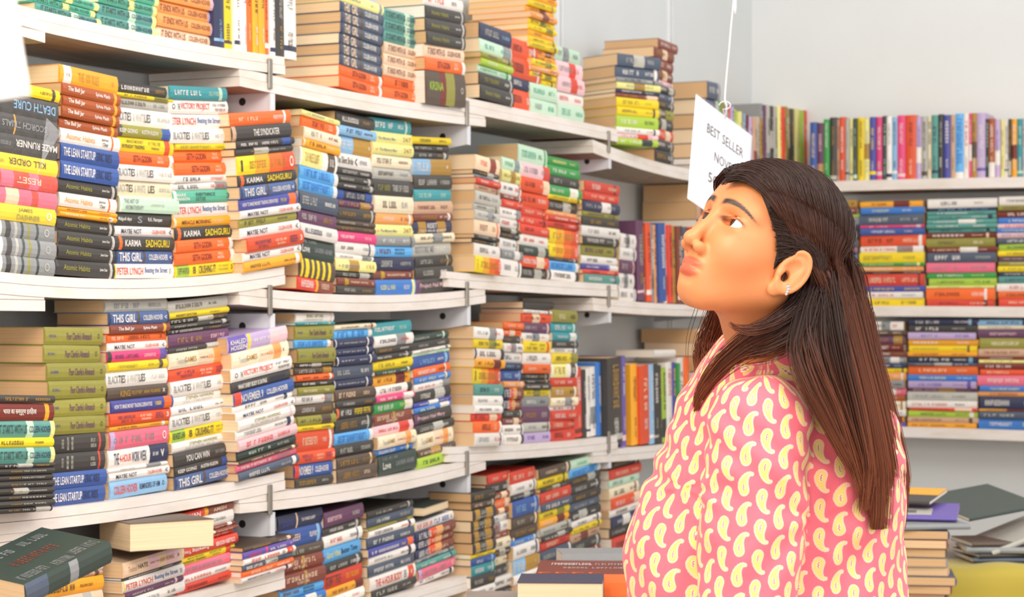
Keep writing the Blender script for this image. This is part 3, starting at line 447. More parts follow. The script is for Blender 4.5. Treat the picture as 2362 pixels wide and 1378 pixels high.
# third bay
stack('A', 3, 1105, 1180, 62, 'N:40 M:32 H:14 e:17 M:18 atomb:30 atomb:34', p=.0, tilt=-.03)
stack('A', 3, 1172, 1240, 92, 'D:44 D:46:.02 N:26 D:46', p=-.02, tilt=-.03)
stack('A', 3, 1222, 1283, -22, 'a:14 X:14 Y:14 X:13 a:14 Y:13 Y:12 X:14 Y:14 Y:12 a:13 X:13 Y:14 a:12 Y:13 Y:13 M:34 M:34', p=-.02, D=.19, jit=1.5)
stack('A', 3, 1286, 1345, 112, 'M:34:-.01 p:36 p:36 W:30 M:36', p=-.02)
stack('A', 3, 1432, 1508, 128, 'U:36 U:34 G:14 y:20 N:12 S:14 Y:26 Y:26 e:36 W:18 p:14 e:20', p=.03, yaw=-.42, base=1.925, D=.17, L=.19)
stack('A', 4, 1502, 1560, 92, 'S:24:.03 S:26 S:26 S:26 p:14 K:18 U:20 K:20 H:24 K:28 R:26 K:26 K:32', p=.0, D=.2, L=.17)
stack('A', 4, 1632, 1660, 190, 'U:40 U:36 N:34 U:34 U:34 U:34', p=.0, D=.17)
stack('B', 3, 1092, 1150, 362, 'A:40 K:13 G:9 R:16 F:18 Z:34 Z:18 Z:26 A:40 K:12 K:12 W:34 monk:44', p=.012, tilt=-.03, L=.155)
stack('B', 3, 1152, 1200, 366, 'M:36 y:34 W:36 S:16 R:22 W:30 W:30 K:14 K:16 W:34 G:26 W:50', tilt=-.03)
stack('B', 3, 1196, 1262, 338, 'M:50 p:40 D:40 D:42 R:28 R:24 R:26 W:32 g:28 D:32 K:30', tilt=-.02)
stack('B', 3, 1262, 1334, 365, 'E:24 E:25 K:27 E:25 Y:12 K:28 a:14 R:13 R:18 monk:40 monk:36 K:11 jenb:24 wowb:26', tilt=-.01)
stack('B', 3, 1342, 1426, 422, 'R:26 R:22 N:26 H:14 K:22 W:26 K:20 H:28 W:20 v:14 R:11 t:22')
stack('B', 4, 1428, 1464, 540, 'W:32 W:28 P:30 W:34 W:30', p=-.02, D=.12)
stack('C', 3, 1092, 1158, 756, 'W:30 Y:24 wowb:28:.012 X:22 monk:42 t:30 W:26 W:20 R:20 seth:30 W:34', p=.012)
stack('C', 3, 1157, 1204, 744, 'O:17 O:17 K:18 W:22 W:26 N:18 B:28 a:16 fury:28 fury:28 K:18 S:18 W:24 wowb:24')
stack('C', 3, 1204, 1268, 716, 'W:8 D:22 P:24 W:20 mmi:26 W:28 O:22 K:14 K:10 K:14 Y:16 G:26 P:36 Z:22 I:26')
stack('C', 3, 1270, 1328, 716, 'H:30 T:24 T:20 K:16 W:14 Y:24 yelw:34 R:22 d:26 C:20 W:12 R:22 R:22 R:28')
stack('D', 3, 1090, 1142, 1132, 'K:24 J:20 reset:28 reset:28 reset:28 reset:28 Y:12 B:18 T:28 K:30 W:24 K:26', p=.015, tilt=.05)
stack('D', 3, 1128, 1182, 1090, 'R:26 K:26 S:18 O:26 S:16 W:20 W:28 S:16 C:28 K:18 C:26 K:30 W:30 K:26', p=-.03, tilt=.05)
stack('D', 3, 1184, 1242, 1082, 'R:28 W:24 K:14 B:36 J:26 J:26 b:12 W:30 thief:36 W:20 F:24', p=-.02, tilt=.05)
stack('D', 3, 1250, 1318, 1072, 'J:24 Y:22 K:10 R:26 U:20 Y:20 X:18 Z:20 K:12 R:22 U:28 J:28 J:28', tilt=.05)
stack('D', 3, 1320, 1388, 1052, 'M:26 jenb:22 K:22 K:24 K:24 U:24 K:24 W:18 Y:18 F:24 K:28 S:34 K:30', tilt=.04)
stack('D', 4, 1412, 1482, 1055, 'K:20 R:22 M:20 C:24 D:24 W:18 N:24 K:22 R:34 V:34 W:30', p=-.03, tilt=.06)
uprights('C', 3, 1330, 'R:18:160 K:9:156 W:10:158 W:14:160 b:10:170', p=-.03, lean=-.05, where='beside the fourth lower stack, third bay')
uprights('C', 4, 1404, 'K:34:205 V:12:210', p=-.01, lean=-.04, where='lower shelf, fourth bay')
uprights('B', 4, 1470, 'P:16:185 K:8:185 D:12:182 G:10:180 a:6:180 B:16:182 W:7:182 R:10:180 d:9:178 S:9:178 K:10:178 U:12:176 R:14:176', p=-.03, lean=-.07, where='upper shelf, fourth bay')
uprights('C', 4, 1462, 'X:15:188 D:22:182 l:12:184 K:12:184 K:8:180 e:11:172 W:14:184 v:9:182 E:6:180 W:14:190 O:8:190', p=-.02, lean=-.05, where='lower shelf, fourth bay')
stack('B', 4, 1608, 1652, 428, 'C:30 F:32 N:30 K:30 G:30 S:30 U:30', p=-.02, D=.21, jit=.6)
stack('C', 4, 1610, 1654, 758, 'C:24 F:24 N:28 K:28 G:30 S:30 U:30', p=-.02, D=.21, jit=.6)
def rowspec(seq, w, h, r):
    return ' '.join(f'{c}:{w*r.uniform(.75, 1.25):.1f}:{h*r.uniform(.95, 1.02):.0f}' for c in seq)
uprights('A', 4, 1652, 'e:8:170 E:8:168 H:10:165 G:7:160 R:6:160 I:7:160 e:10:155 y:6:152 G:8:150 l:6:150 k:6:148 I:6:146 F:8:145 Z:8:148 d:7:146', p=-.02, lean=-.05, where='top shelf, fourth bay')
uprights('A', 5, 1758, 'G:8:162 P:6:160 Z:9:160 K:9:160 Z:9:160 y:7:162 R:6:160 H:8:162 d:8:160 K:11:160 y:8:162 e:9:160 D:8:162 J:9:160 Z:12:160', p=-.02, lean=-.04, where='top shelf, fifth bay')
BZ = {'A': 1.917, 'B': 1.428, 'C': .962}
uprights('A', 0, 1868, 'B:16:140 P:16:138 E:13:146 K:16:150 F:8:145 D:12:150 Z:10:146 y:9:146 g:9:146 Y:16:148 y:13:144 v:14:148 Q:14:148 g:11:150 W:12:148 l:13:146 Q:18:150 D:25:150 I:13:146 Z:13:146 C:10:146 t:15:148 K:11:150 v:17:148 F:11:148 jenb:19:150 W:13:150 Q:6:150 d:12:150 I:20:150 g:8:136 s:14:136 I:12:134 y:9:134 W:10:132 K:6:134 X:13:134 T:14:134 p:8:132 D:14:134 B:14:132 Y:12:132 M:14:132', face=BACK, p=-.02, base=BZ['A'], where='on the back wall')
stack('B', 0, 1940, 1980, 462, 'd:16 S:14 e:8 G:16 N:14 K:18 U:16 P:14 N:16 K:18 W:14 S:18 g:18 K:18 W:16', face=BACK, base=BZ['B'], p=-.03, D=.2, jit=1.5)
stack('B', 0, 1983, 2132, 464, 'X:14 b:16 U:26 Q:7 B:16 D:26 W:15 Y:24 E:8 a:12 K:6 R:28 v:14 W:15 Y:20', face=BACK, base=BZ['B'], p=-.02, D=.2, jit=1.5)
stack('B', 0, 2139, 2298, 458, 'W:22 N:8 t:10 t:10 t:11 t:11 t:10 k:13 H:22 k:13 U:24 q:24 E:14 e:18 y:6 O:28 R:16', face=BACK, base=BZ['B'], p=-.02, D=.2, jit=1.2)
stack('B', 0, 2302, 2450, 452, 'W:20 H:12 k:16 b:14 p:10 b:10 p:12 U:13 e:16 Y:12 P:12 H:10 Y:13 N:10 t:16 W:18 O:16 R:18', face=BACK, base=BZ['B'], p=-.02, D=.2, jit=1.2)
stack('C', 0, 2004, 2088, 742, 'W:20 J:12 P:20 k:16 S:14 G:14 N:12 Y:10 a:18 G:18 q:16 s:14 C:20 W:14 X:14 V:12', face=BACK, base=BZ['C'], p=-.02, D=.2, jit=1.4)
stack('C', 0, 2094, 2254, 736, 'N:14 K:16 I:16 X:14 Y:14 X:10 N:14 U:7 O:20 b:14 I:16 P:8 Z:20 W:16 R:7 e:14 F:12 X:12', face=BACK, base=BZ['C'], p=-.02, D=.2, jit=1.2)
stack('C', 0, 2258, 2420, 738, 'l:12 C:8 P:18 H:22 F:16 k:7 y:7 k:13 D:12 q:22 b:12 a:10 N:26 X:5 U:15 b:22', face=BACK, base=BZ['C'], p=-.02, D=.2, jit=1.2)

# ---------------------------------------------------------------- build the books
def cover_vf(L, T, D, bands, convex=.0014, c=.0011):
    """cover shell around the page block: convex spine (with bands along it), two boards; returns verts, faces, colour keys"""
    xs = sorted({0., 1.} | {b[0] for b in bands} | {b[1] for b in bands})
    prof = [(D, T), (.0028, T), (0, T*.8), (-convex, T*.5), (0, T*.2), (.0028, 0), (D, 0), (D, c), (.0035, c), (.0035, T-c), (D, T-c)]
    n = len(prof); V = [((x-.5)*L, y, z) for x in xs for (y, z) in prof]; F = []; K = []
    for i in range(len(xs)-1):
        xm = (xs[i]+xs[i+1])/2; key = None
        for b in bands:
            if b[0] <= xm <= b[1]: key = b[2]
        for j in range(n):
            a, b_ = i*n+j, i*n+(j+1) % n
            F.append((a, b_, b_+n, a+n)); K.append(key if 1 <= j <= 4 else None)
    e = (len(xs)-1)*n
    for q in ((0, 1, 9, 10), (1, 2, 3, 9), (3, 8, 9), (3, 4, 5, 8), (5, 6, 7, 8)):
        F.append(q); K.append(None); F.append(tuple(e+k for k in q[::-1])); K.append(None)
    return V, F, K
def pages_vf(L, T, D, c=.0012):
    return box_vf(-L/2+.0012, L/2-.0012, .0036, D-.002, c, T-c)
def edition(ed, seed):
    if ed in ED:
        b, bands, texts, nm = ED[ed]; return b, bands, texts, nm
    r = random.Random(seed); col = CONTR[ed]
    t = [('', col[int(r.random()*len(col))], r.uniform(.06, .2), r.uniform(.42, .6), .5, r.uniform(.28, .46)), ('', col[int(r.random()*len(col))], r.uniform(.64, .7), r.uniform(.8, .93), .5, r.uniform(.2, .34))]
    bands = []
    if r.random() < .35: a = r.uniform(.84, .9); bands.append((a, a+r.uniform(.03, .07), col[-1]))
    return ed, bands, t, CNAME[ed]+' book'
BOOKS.sort(key=lambda b: -b['px'])
N_IND = 300
for b in BOOKS[N_IND:]: b['stuff'] = True
labels_seen = set()
for b in BOOKS[:N_IND]:
    base, bands, texts, nm = edition(b['ed'], b['seed'])
    L, T, D = b['L'], b['T'], b['D']
    V, F, K = cover_vf(L, T, D, bands)
    keys = [base]+[k for k in dict.fromkeys(K) if k and k != base]
    r = thing('book', b['m'].translation, None, 'book', b['grp'])
    lab = nm+', '+b['at']
    words = lab.split()
    if len(words) > 16: lab = CNAME[base]+' book, '+b['at']
    if len(lab.split()) > 16: lab = CNAME[base]+' '+b.get('w2', lab)
    lab = ' '.join(lab.split()[:16])
    r['label'] = lab; r.matrix_basis = b['m']
    o = mesh_obj('cover', V, F, [paper_mat(k) for k in keys], fm=[keys.index(k or base) for k in K]); o.parent = r
    V, F = pages_vf(L, T, D)
    pi = b['pg'] if b['pg'] is not None else int(b['seed']*3.4)
    o = mesh_obj('pages', V, F, [PAGES[min(3, pi)]]); o.parent = r
    ti = 0
    for t in texts:
        body, col, x0, x1, zc, h = t[:6]; flip = len(t) > 6
        me = text_mesh(body) if body else bars_mesh(int(b['seed']*60+ti)); ti += 1
        o = bpy.data.objects.new('lettering', me); C.objects.link(o); o.parent = r
        o.material_slots[0].link = 'OBJECT'; o.material_slots[0].material = paper_mat(col)
        hh = h*T
        o.location = ((x0-.5)*L, -.0019, zc*T-hh/2); o.scale = ((x1-x0)*L, 1, hh)
        if flip: o.location = ((x1-.5)*L, -.0019, zc*T+hh/2); o.scale = (-(x1-x0)*L, 1, -hh)
# the many smaller ones further along, one mesh
V, F, COL = [], [], []
for b in BOOKS[N_IND:]:
    base, bands, texts, nm = edition(b['ed'], b['seed'])
    if not bands and b['seed'] < .5:
        a = .3+b['seed']; bands = [(a, min(1, a+.25), CONTR.get(base, 'W')[0])]
    v, f, K = cover_vf(b['L'], b['T'], b['D'], bands); k0 = len(V)
    br = .9+.2*((b['seed']*37) % 1)
    V += [tuple(b['m'] @ Vector(q)) for q in v]; F += [tuple(k0+i for i in q) for q in f]; COL += [tuple(c*br for c in hexc(PAL[k or base])[:3]) for k in K]
    v, f = pages_vf(b['L'], b['T'], b['D']); k0 = len(V)
    V += [tuple(b['m'] @ Vector(q)) for q in v]; F += [tuple(k0+i for i in q) for q in f]; COL += [hexc(PAGEHEX[int(b['seed']*3.4)])[:3]]*6
    for ti, t in enumerate(texts):
        body, col, x0, x1, zc, h = t[:6]; me = bars_mesh(int(b['seed']*60+ti)); L, T = b['L'], b['T']; k0 = len(V)
        for q in me.vertices: V.append(tuple(b['m'] @ Vector(((x0-.5+q.co.x*(x1-x0))*L, -.0019, zc*T+(q.co.z-.5)*h*T))))
        for q in me.polygons: F.append(tuple(k0+i for i in q.vertices)); COL.append(hexc(PAL[col])[:3])
def colour_attr_mat(name, rough=.5):
    m, nt, b = node_mat(name); at = nt.nodes.new('ShaderNodeAttribute'); at.attribute_name = 'ink'
    nt.links.new(at.outputs['Color'], b.inputs['Base Color']); b.inputs['Roughness'].default_value = rough; return m
def face_colours(o, cols):
    ca = o.data.color_attributes.new('ink', 'FLOAT_COLOR', 'CORNER'); out = []
    for p, c in zip(o.data.polygons, cols): out += list(c[:3])+[1.0] if False else (list(c[:3])+[1.0])*p.loop_total
    ca.data.foreach_set('color', out)
o = mesh_obj('shelved_books', V, F, [colour_attr_mat('printed_covers')]); face_colours(o, COL)
tag(o, 'small mixed books filling the far bays and the rest of the shelves', 'books', kind='stuff')

# ---------------------------------------------------------------- the visitor: distance-field modelling helpers
def W3(u, v, Y): return np.array(((u-CU)*Y/FPX, Y, CAMZ+(HV-v)*Y/FPX))
def smin(a, b, k):
    h = np.clip(.5+.5*(b-a)/k, 0, 1); return b*(1-h)+a*h-k*h*(1-h)
def smax(a, b, k): return -smin(-a, -b, k)
def ell(P, c, r):
    q = [(P[i]-c[i])/r[i] for i in range(3)]; k0 = np.sqrt(q[0]**2+q[1]**2+q[2]**2)
    k1 = np.sqrt((q[0]/r[0])**2+(q[1]/r[1])**2+(q[2]/r[2])**2)+1e-9
    return k0*(k0-1)/k1
def cap(P, a, b, ra, rb=None):
    rb = ra if rb is None else rb; a = np.asarray(a, float); b = np.asarray(b, float); ab = b-a; L2 = float(ab@ab)
    t = np.clip(((P[0]-a[0])*ab[0]+(P[1]-a[1])*ab[1]+(P[2]-a[2])*ab[2])/L2, 0, 1)
    return np.sqrt((P[0]-a[0]-t*ab[0])**2+(P[1]-a[1]-t*ab[1])**2+(P[2]-a[2]-t*ab[2])**2)-(ra+(rb-ra)*t)
def sdf_mesh(fn, lo, hi, h):
    """evaluate the field on a grid and take its surface"""
    n = [int((hi[i]-lo[i])/h)+1 for i in range(3)]
    ax = [(lo[i]+h*np.arange(n[i])).astype(np.float32) for i in range(3)]
    P = (ax[0][:, None, None], ax[1][None, :, None], ax[2][None, None, :])
    d = np.broadcast_to(fn(P), n).astype(np.float32)
    g = openvdb.FloatGrid(3*h); g.copyFromArray(np.clip(d, -3*h, 3*h).astype(np.float32))
    pts, tris, quads = g.convertToPolygons(isovalue=0.0, adaptivity=0.0) if False else (g.convertToQuads(0.0)[0], np.zeros((0, 3), int), g.convertToQuads(0.0)[1])
    pts = np.asarray(pts, float)*h+np.array(lo)
    return pts, np.asarray(quads)[:, ::-1]
def skin_obj(name, pts, quads, mats, parent=None):
    me = bpy.data.meshes.new(name); me.from_pydata(pts.tolist(), [], quads.tolist())
    for m in mats: me.materials.append(m)
    me.polygons.foreach_set('use_smooth', [True]*len(me.polygons)); me.update()
    o = bpy.data.objects.new(name, me); C.objects.link(o)
    if parent is not None: adopt(o, parent)
    return o

# head frame: x forward out of the face, y to her left, z up; fitted to the eyes, nose, ear, mouth and chin
HC = np.array((.3257, 2.75, 1.4533)); HY, HP, HR = math.radians(216), math.radians(26.4), math.radians(-12.1); HS = 1.021
RH = Matrix.Rotation(HY, 3, 'Z') @ Matrix.Rotation(-HP, 3, 'Y') @ Matrix.Rotation(HR, 3, 'X')
RHn = np.array(RH)
def h2w(p): return HC+HS*(RHn @ np.asarray(p, float))
def w2h(p): return RHn.T @ (np.asarray(p, float)-HC)/HS
neck_lo = w2h(W3(1800, 905, 2.82))

def head_field(P):
    X, Y, Z = P; A = np.abs(Y); S = (X, A, Z)
    d = ell(P, (-.012, 0, .020), (.089, .073, .088))
    d = smin(d, ell(P, (.030, 0, -.022), (.056, .059, .075)), .03)
    d = smin(d, ell(S, (.046, .030, -.028), (.029, .027, .029)), .025)          # cheeks
    d = smin(d, cap(S, (-.006, .052, -.052), (.050, .014, -.092), .017, .013), .03)   # jaw
    d = smin(d, ell(P, (.0575, 0, -.092), (.018, .020, .015)), .022)             # chin
    d = smin(d, ell(P, (.047, 0, .040), (.036, .048, .036)), .03)               # forehead
    d = smin(d, cap(S, (.079, .014, .020), (.062, .045, .021), .0075, .006), .016)  # brow
    d = smin(d, ell(P, (.0645, 0, -.066), (.023, .024, .024)), .018)             # muzzle
    d = smax(d, -ell(S, (.096, .031, .004), (.022, .0195, .0135)), .012)        # sockets
    d = smin(d, cap(P, (.082, 0, .012), (.1005, 0, -.034), .0050, .0078), .010)  # nose
    d = smin(d, ell(P, (.1020, 0, -.0385), (.0100, .0100, .0090)), .006)
    d = smin(d, ell(S, (.091, .0130, -.045), (.0120, .0068, .0080)), .005)
    d = smax(d, -ell(S, (.0965, .0072, -.0525), (.0062, .0036, .0046)), .003)   # nostrils
    # mouth
    d = smin(d, ell(P, (.0805, 0, -.0630), (.0078, .0200, .0052)), .005)
    d = smin(d, ell(P, (.0790, 0, -.0748), (.0080, .0180, .0058)), .005)
    d = smax(d, -cap(S, (.0940, 0, -.0693), (.0790, .0245, -.0702), .0016, .0009), .0016)
    d = smax(d, -ell(P, (.0955, 0, -.0570), (.004, .0032, .006)), .004)
    d = smax(d, -ell(P, (.092, 0, -.0850), (.012, .018, .005)), .008)
    # eyelids around the eyeballs
    lid = ell(S, (.0625, .0300, .003), (.0180, .0190, .0160))
    lid = smax(lid, -ell(S, (.0770, .0290, .0018), (.0150, .0182, .0053)), .0012)
    d = smin(d, lid, .0045)
    d = smax(d, -ell(S, (.0790, .0285, .0018), (.0150, .0172, .0050)), .0012)
    d = np.maximum(d, -ell(S, (.0625, .0300, .003), (.0144, .0144, .0144)))
    crease = ell(S, (.0785, .030, .0118), (.0060, .0165, .0010))
    d = smax(d, -crease, .0016)
    # ears, set in their own tilted frame
    ca, sa = math.cos(.42), math.sin(.42); ex = X-.007; ey = A-.0735; ez = Z+.020
    lx = ex*ca+ey*(-sa)*-1*0+0; lx = ex*ca-ey*sa; ly = ex*sa+ey*ca; t = .16; fx = lx*math.cos(t)+ez*math.sin(t); fz = -lx*math.sin(t)+ez*math.cos(t)
    E = (fx+.012, ly, fz)
    # ear frame: x forward along the head, y outward, z up
    disc = ell(E, (0, .004, .003), (.0195, .0065, .030))
    disc = smin(disc, ell(E, (.006, .003, -.026), (.0095, .005, .0105)), .006)
    disc = smax(disc, -ell(E, (.0015, .0105, .001), (.0125, .0065, .0195)), .003)
    rr = np.sqrt((E[0]/.0180)**2+((E[2]-.004)/.0285)**2)
    ring = np.sqrt(((rr-1)*.0205)**2+(E[1]-.0072)**2)-.0027
    ring = np.maximum(ring, E[0]-.012)
    ear = smin(disc, ring, .003)
    ear = smin(ear, cap(E, (-.009, .0062, .014), (-.006, .0062, -.012), .0022), .004)     # antihelix
    ear = smin(ear, ell(E, (.0115, .0045, -.005), (.0050, .0046, .0068)), .003)            # tragus
    ear = smax(ear, -ell(E, (.0045, .0035, -.006), (.0058, .0065, .0075)), .002)
    d = smin(d, ear, .0045)
    # neck, down into the collar
    n = cap(P, (-.028, 0, -.055), neck_lo, .050, .054)
    d = smin(d, n, .022)
    return d
Hlo = (-.19, -.115, -.235); Hhi = (.125, .115, .125)
hp, hq = sdf_mesh(head_field, Hlo, Hhi, .00185)
# complexion: lips, brows, lash line and a warm flush are colours of the skin itself
def sstep(a, b, x): t = np.clip((x-a)/(b-a), 0, 1); return t*t*(3-2*t)
x, y, z = hp.T; ay = np.abs(y)
skin = np.array(hexc('d88753')[:3]); col = np.repeat(skin[None], len(hp), 0)
def mixc(w, hx):
    global col
    col = col*(1-w[:, None])+np.array(hexc(hx)[:3])[None]*w[:, None]
mixc(.5*np.exp(-((x-.06)**2+(ay-.045)**2+(z+.03)**2)/.0006), 'd97c50')
lipw = np.maximum(1-sstep(.75, 1.08, np.sqrt((y/.0235)**2+((z+.0635)/.0066)**2)), 1-sstep(.75, 1.08, np.sqrt((y/.021)**2+((z+.0755)/.0074)**2)))*(x > .07)
mixc(.8*lipw, 'c2503a')
bx = (ay-.031)/.025; bz = z-(.0175+.0075*(1-bx**2)*1.0-.004*bx)
broww = (1-sstep(.7, 1.15, np.abs(bx)))*(1-sstep(.45, 1.0, np.abs(bz)/(.0043-.0018*np.clip(bx, -1, 1))))*(x > .045)
mixc(np.clip(1.05*broww, 0, 1), '2a1812')
le = np.sqrt(((ay-.0290)/.0178)**2+((z-.0018)/.0074)**2)
lash = np.exp(-((le-1.0)/.13)**2)*sstep(-.002, .006, z)*(x > .062)
mixc(.85*np.clip(lash, 0, 1), '2a1611')
mixc(.35*np.exp(-((ay-.034)**2/.0004+(z+.010)**2/.00006))*(x > .05), 'a3592f')
scalpw = sstep(0, .012, -(x-(.045+.25*(z-.03))))*(z > -.01)*(1-np.exp(-((x+.015)**2+(z+.01)**2)/.0009))
mixc(.0*scalpw, '2c1a14')
skin_m, nt, b = node_mat('skin'); at = nt.nodes.new('ShaderNodeAttribute'); at.attribute_name = 'complexion'
nt.links.new(at.outputs['Color'], b.inputs['Base Color']); b.inputs['Roughness'].default_value = .46
b.inputs['Subsurface Weight'].default_value = .18; b.inputs['Subsurface Radius'].default_value = (.012, .004, .002); b.inputs['Subsurface Scale'].default_value = .6
nz = nt.nodes.new('ShaderNodeTexNoise'); nz.inputs['Scale'].default_value = 900; bp = nt.nodes.new('ShaderNodeBump'); bp.inputs['Strength'].default_value = .08; bp.inputs['Distance'].default_value = .001
nt.links.new(nz.outputs[0], bp.inputs['Height']); nt.links.new(bp.outputs[0], b.inputs['Normal'])

woman = thing('person', (.38, 2.86, 0), 'woman in a pink paisley kurta with long dark brown hair, looking up at the shelves', 'person')
hpw = HC+HS*(hp @ RHn.T)
body = skin_obj('body', hpw, hq, [skin_m], woman)
ca_ = body.data.color_attributes.new('complexion', 'FLOAT_COLOR', 'POINT'); ca_.data.foreach_set('color', np.concatenate([col, np.ones((len(col), 1))], 1).ravel())

# eyes
def sphere_cap(c, r, axis, ang, n=24, m=10):
    a = Vector(axis).normalized(); t = a.orthogonal().normalized(); s = a.cross(t); V = [Vector(c)+a*r]; F = []
    for i in range(1, m+1):
        th = ang*i/m
        for j in range(n):
            ph = 2*PI*j/n; V.append(Vector(c)+r*(a*math.cos(th)+(t*math.cos(ph)+s*math.sin(ph))*math.sin(th)))
    for j in range(n): F.append((0, 1+j, 1+(j+1) % n))
    for i in range(m-1):
        for j in range(n): q = 1+i*n; F.append((q+j, q+n+j, q+n+(j+1) % n, q+(j+1) % n))
    return V, F
scl = plain_mat('eye_white', 'f2ebe4', .12, noise=.01); irs = plain_mat('iris_brown', '3a1e12', .15, noise=.3, scale=600); pup = plain_mat('pupil', '0c0807', .08)
for sd in (1, -1):
    c = h2w((.0625, .0300*sd, .003)); g = RHn @ np.array((.95, -.32 if sd > 0 else -.20, .12))
    V, F = sphere_cap(c, .0150*HS, g, PI*.98, 32, 24)
    e = mesh_obj('eyeball', V, F, [scl], woman, smooth=True)
    V, F = sphere_cap(c, .01515*HS, g, .49, 32, 6); mesh_obj('iris', V, F, [irs], e, smooth=True)
    V, F = sphere_cap(c, .01522*HS, g, .19, 24, 4); mesh_obj('pupil', V, F, [pup], e, smooth=True)
# earring: a short drop of three clear stones in silver
silver = plain_mat('earring_silver', 'e9e6e2', .12, .9, noise=.02)
er = w2h(W3(1817, 662, 2.665)); V, F = [], []
for i, (du, dv, r) in enumerate(((0, 0, .0030), (1.5, 7, .0026), (-1, 13, .0024), (-3, 18, .0020))):
    c = W3(1817+du, 661+dv, 2.652); v, f = sphere_cap(c, r, (0, -1, 0), PI*.98, 8, 5); k = len(V); V += v; F += [tuple(k+i_ for i_ in q) for q in f]
tag(mesh_obj('earring', V, F, [silver], woman), 'silver drop earring with clear stones')

# ---- kurta
TC = W3(1785, 1250, 2.90)            # axis of the torso
SH = W3(1752, 985, 2.715); EL = W3(1712, 1520, 2.70); FS = W3(1800, 965, 3.07); FE = W3(1700, 1500, 3.10)
def arm_f(P): return smin(cap(P, SH, EL, .068, .066), cap(P, EL, EL+np.array((-.20, -.02, -.10)), .060, .048), .02)
def torso_f(P):
    X, Y, Z = P
    d = ell(P, W3(1785, 1330, 2.89), (.176, .165, .36))
    d = smin(d, ell(P, W3(1600, 1320, 2.88), (.088, .135, .125)), .06)           # bust
    d = smin(d, ell(P, W3(1762, 1128, 2.88), (.096, .15, .135)), .06)            # upper chest
    d = smin(d, ell(P, W3(1875, 1080, 2.90), (.115, .165, .155)), .05)           # upper back
    d = smin(d, cap(P, W3(1830, 880, 2.84), SH+np.array((0, .02, -.005)), .050, .052), .04)
    d = smin(d, cap(P, W3(1830, 880, 2.90), FS, .050, .055), .04)
    d = smin(d, ell(P, (TC[0]+.02, TC[1]+.01, .72), (.205, .19, .30)), .08)
    d = smin(d, cap(P, (TC[0], TC[1]+.01, .75), (TC[0], TC[1]+.01, .42), .205, .235), .06)
    return d
cn0 = W3(1802, 905, 2.815); nax = h2w((-.028, 0, -.055))-cn0; nax /= np.linalg.norm(nax); cn1 = cn0+nax*.115+np.array((.022, .004, 0))
def kurta_f(P):
    X, Y, Z = P
    fold = .0022*np.sin(95*X+38*Z+5*np.sin(21*Z))+.0016*np.sin(60*Z-70*Y)
    a = arm_f(P); t = torso_f(P)
    # pulled cloth: creases radiating from the armpit
    ax = SH+np.array((.075, .02, -.12)); rr = np.sqrt((X-ax[0])**2+(Z-ax[2])**2)+1e-4; an = np.arctan2(Z-ax[2], X-ax[0])
    fold = fold+.0022*np.sin(7*an+.8)*np.exp(-((rr-.05)/.05)**2)
    ax2 = W3(1580, 1130, 2.75); rr = np.sqrt((X-ax2[0])**2+(Z-ax2[2])**2)+1e-4; an = np.arctan2(Z-ax2[2], X-ax2[0])
    fold = fold+.0030*np.sin(7*an+.6)*np.exp(-(rr/.06)**2)
    d = smin(a, t, .012)+fold
    d = smin(d, smin(cap(P, FS, FE, .066, .062), t, .02)+fold, .01)
    d = smin(d, cap(P, cn0-np.array((0, 0, .03)), cn0+np.array((.008, 0, .012)), .072, .056), .04)
    d = smax(d, -cap(P, cn0, cn1, .061, .060), .006)                              # neck opening
    # standing collar
    col_ = np.abs(cap(P, cn0, cn1, .068, .066))-.0042
    ax3 = (cn1-cn0)/np.linalg.norm(cn1-cn0); h_ = (X-cn0[0])*ax3[0]+(Y-cn0[1])*ax3[1]+(Z-cn0[2])*ax3[2]
    col_ = np.maximum(col_, h_-.086-.38*(X-cn0[0])); col_ = np.maximum(col_, -h_)
    return smin(d, col_, .006)
klo = (.0, 2.55, .40); khi = (.66, 3.22, 1.36)
kp, kq = sdf_mesh(kurta_f, klo, khi, .0046)
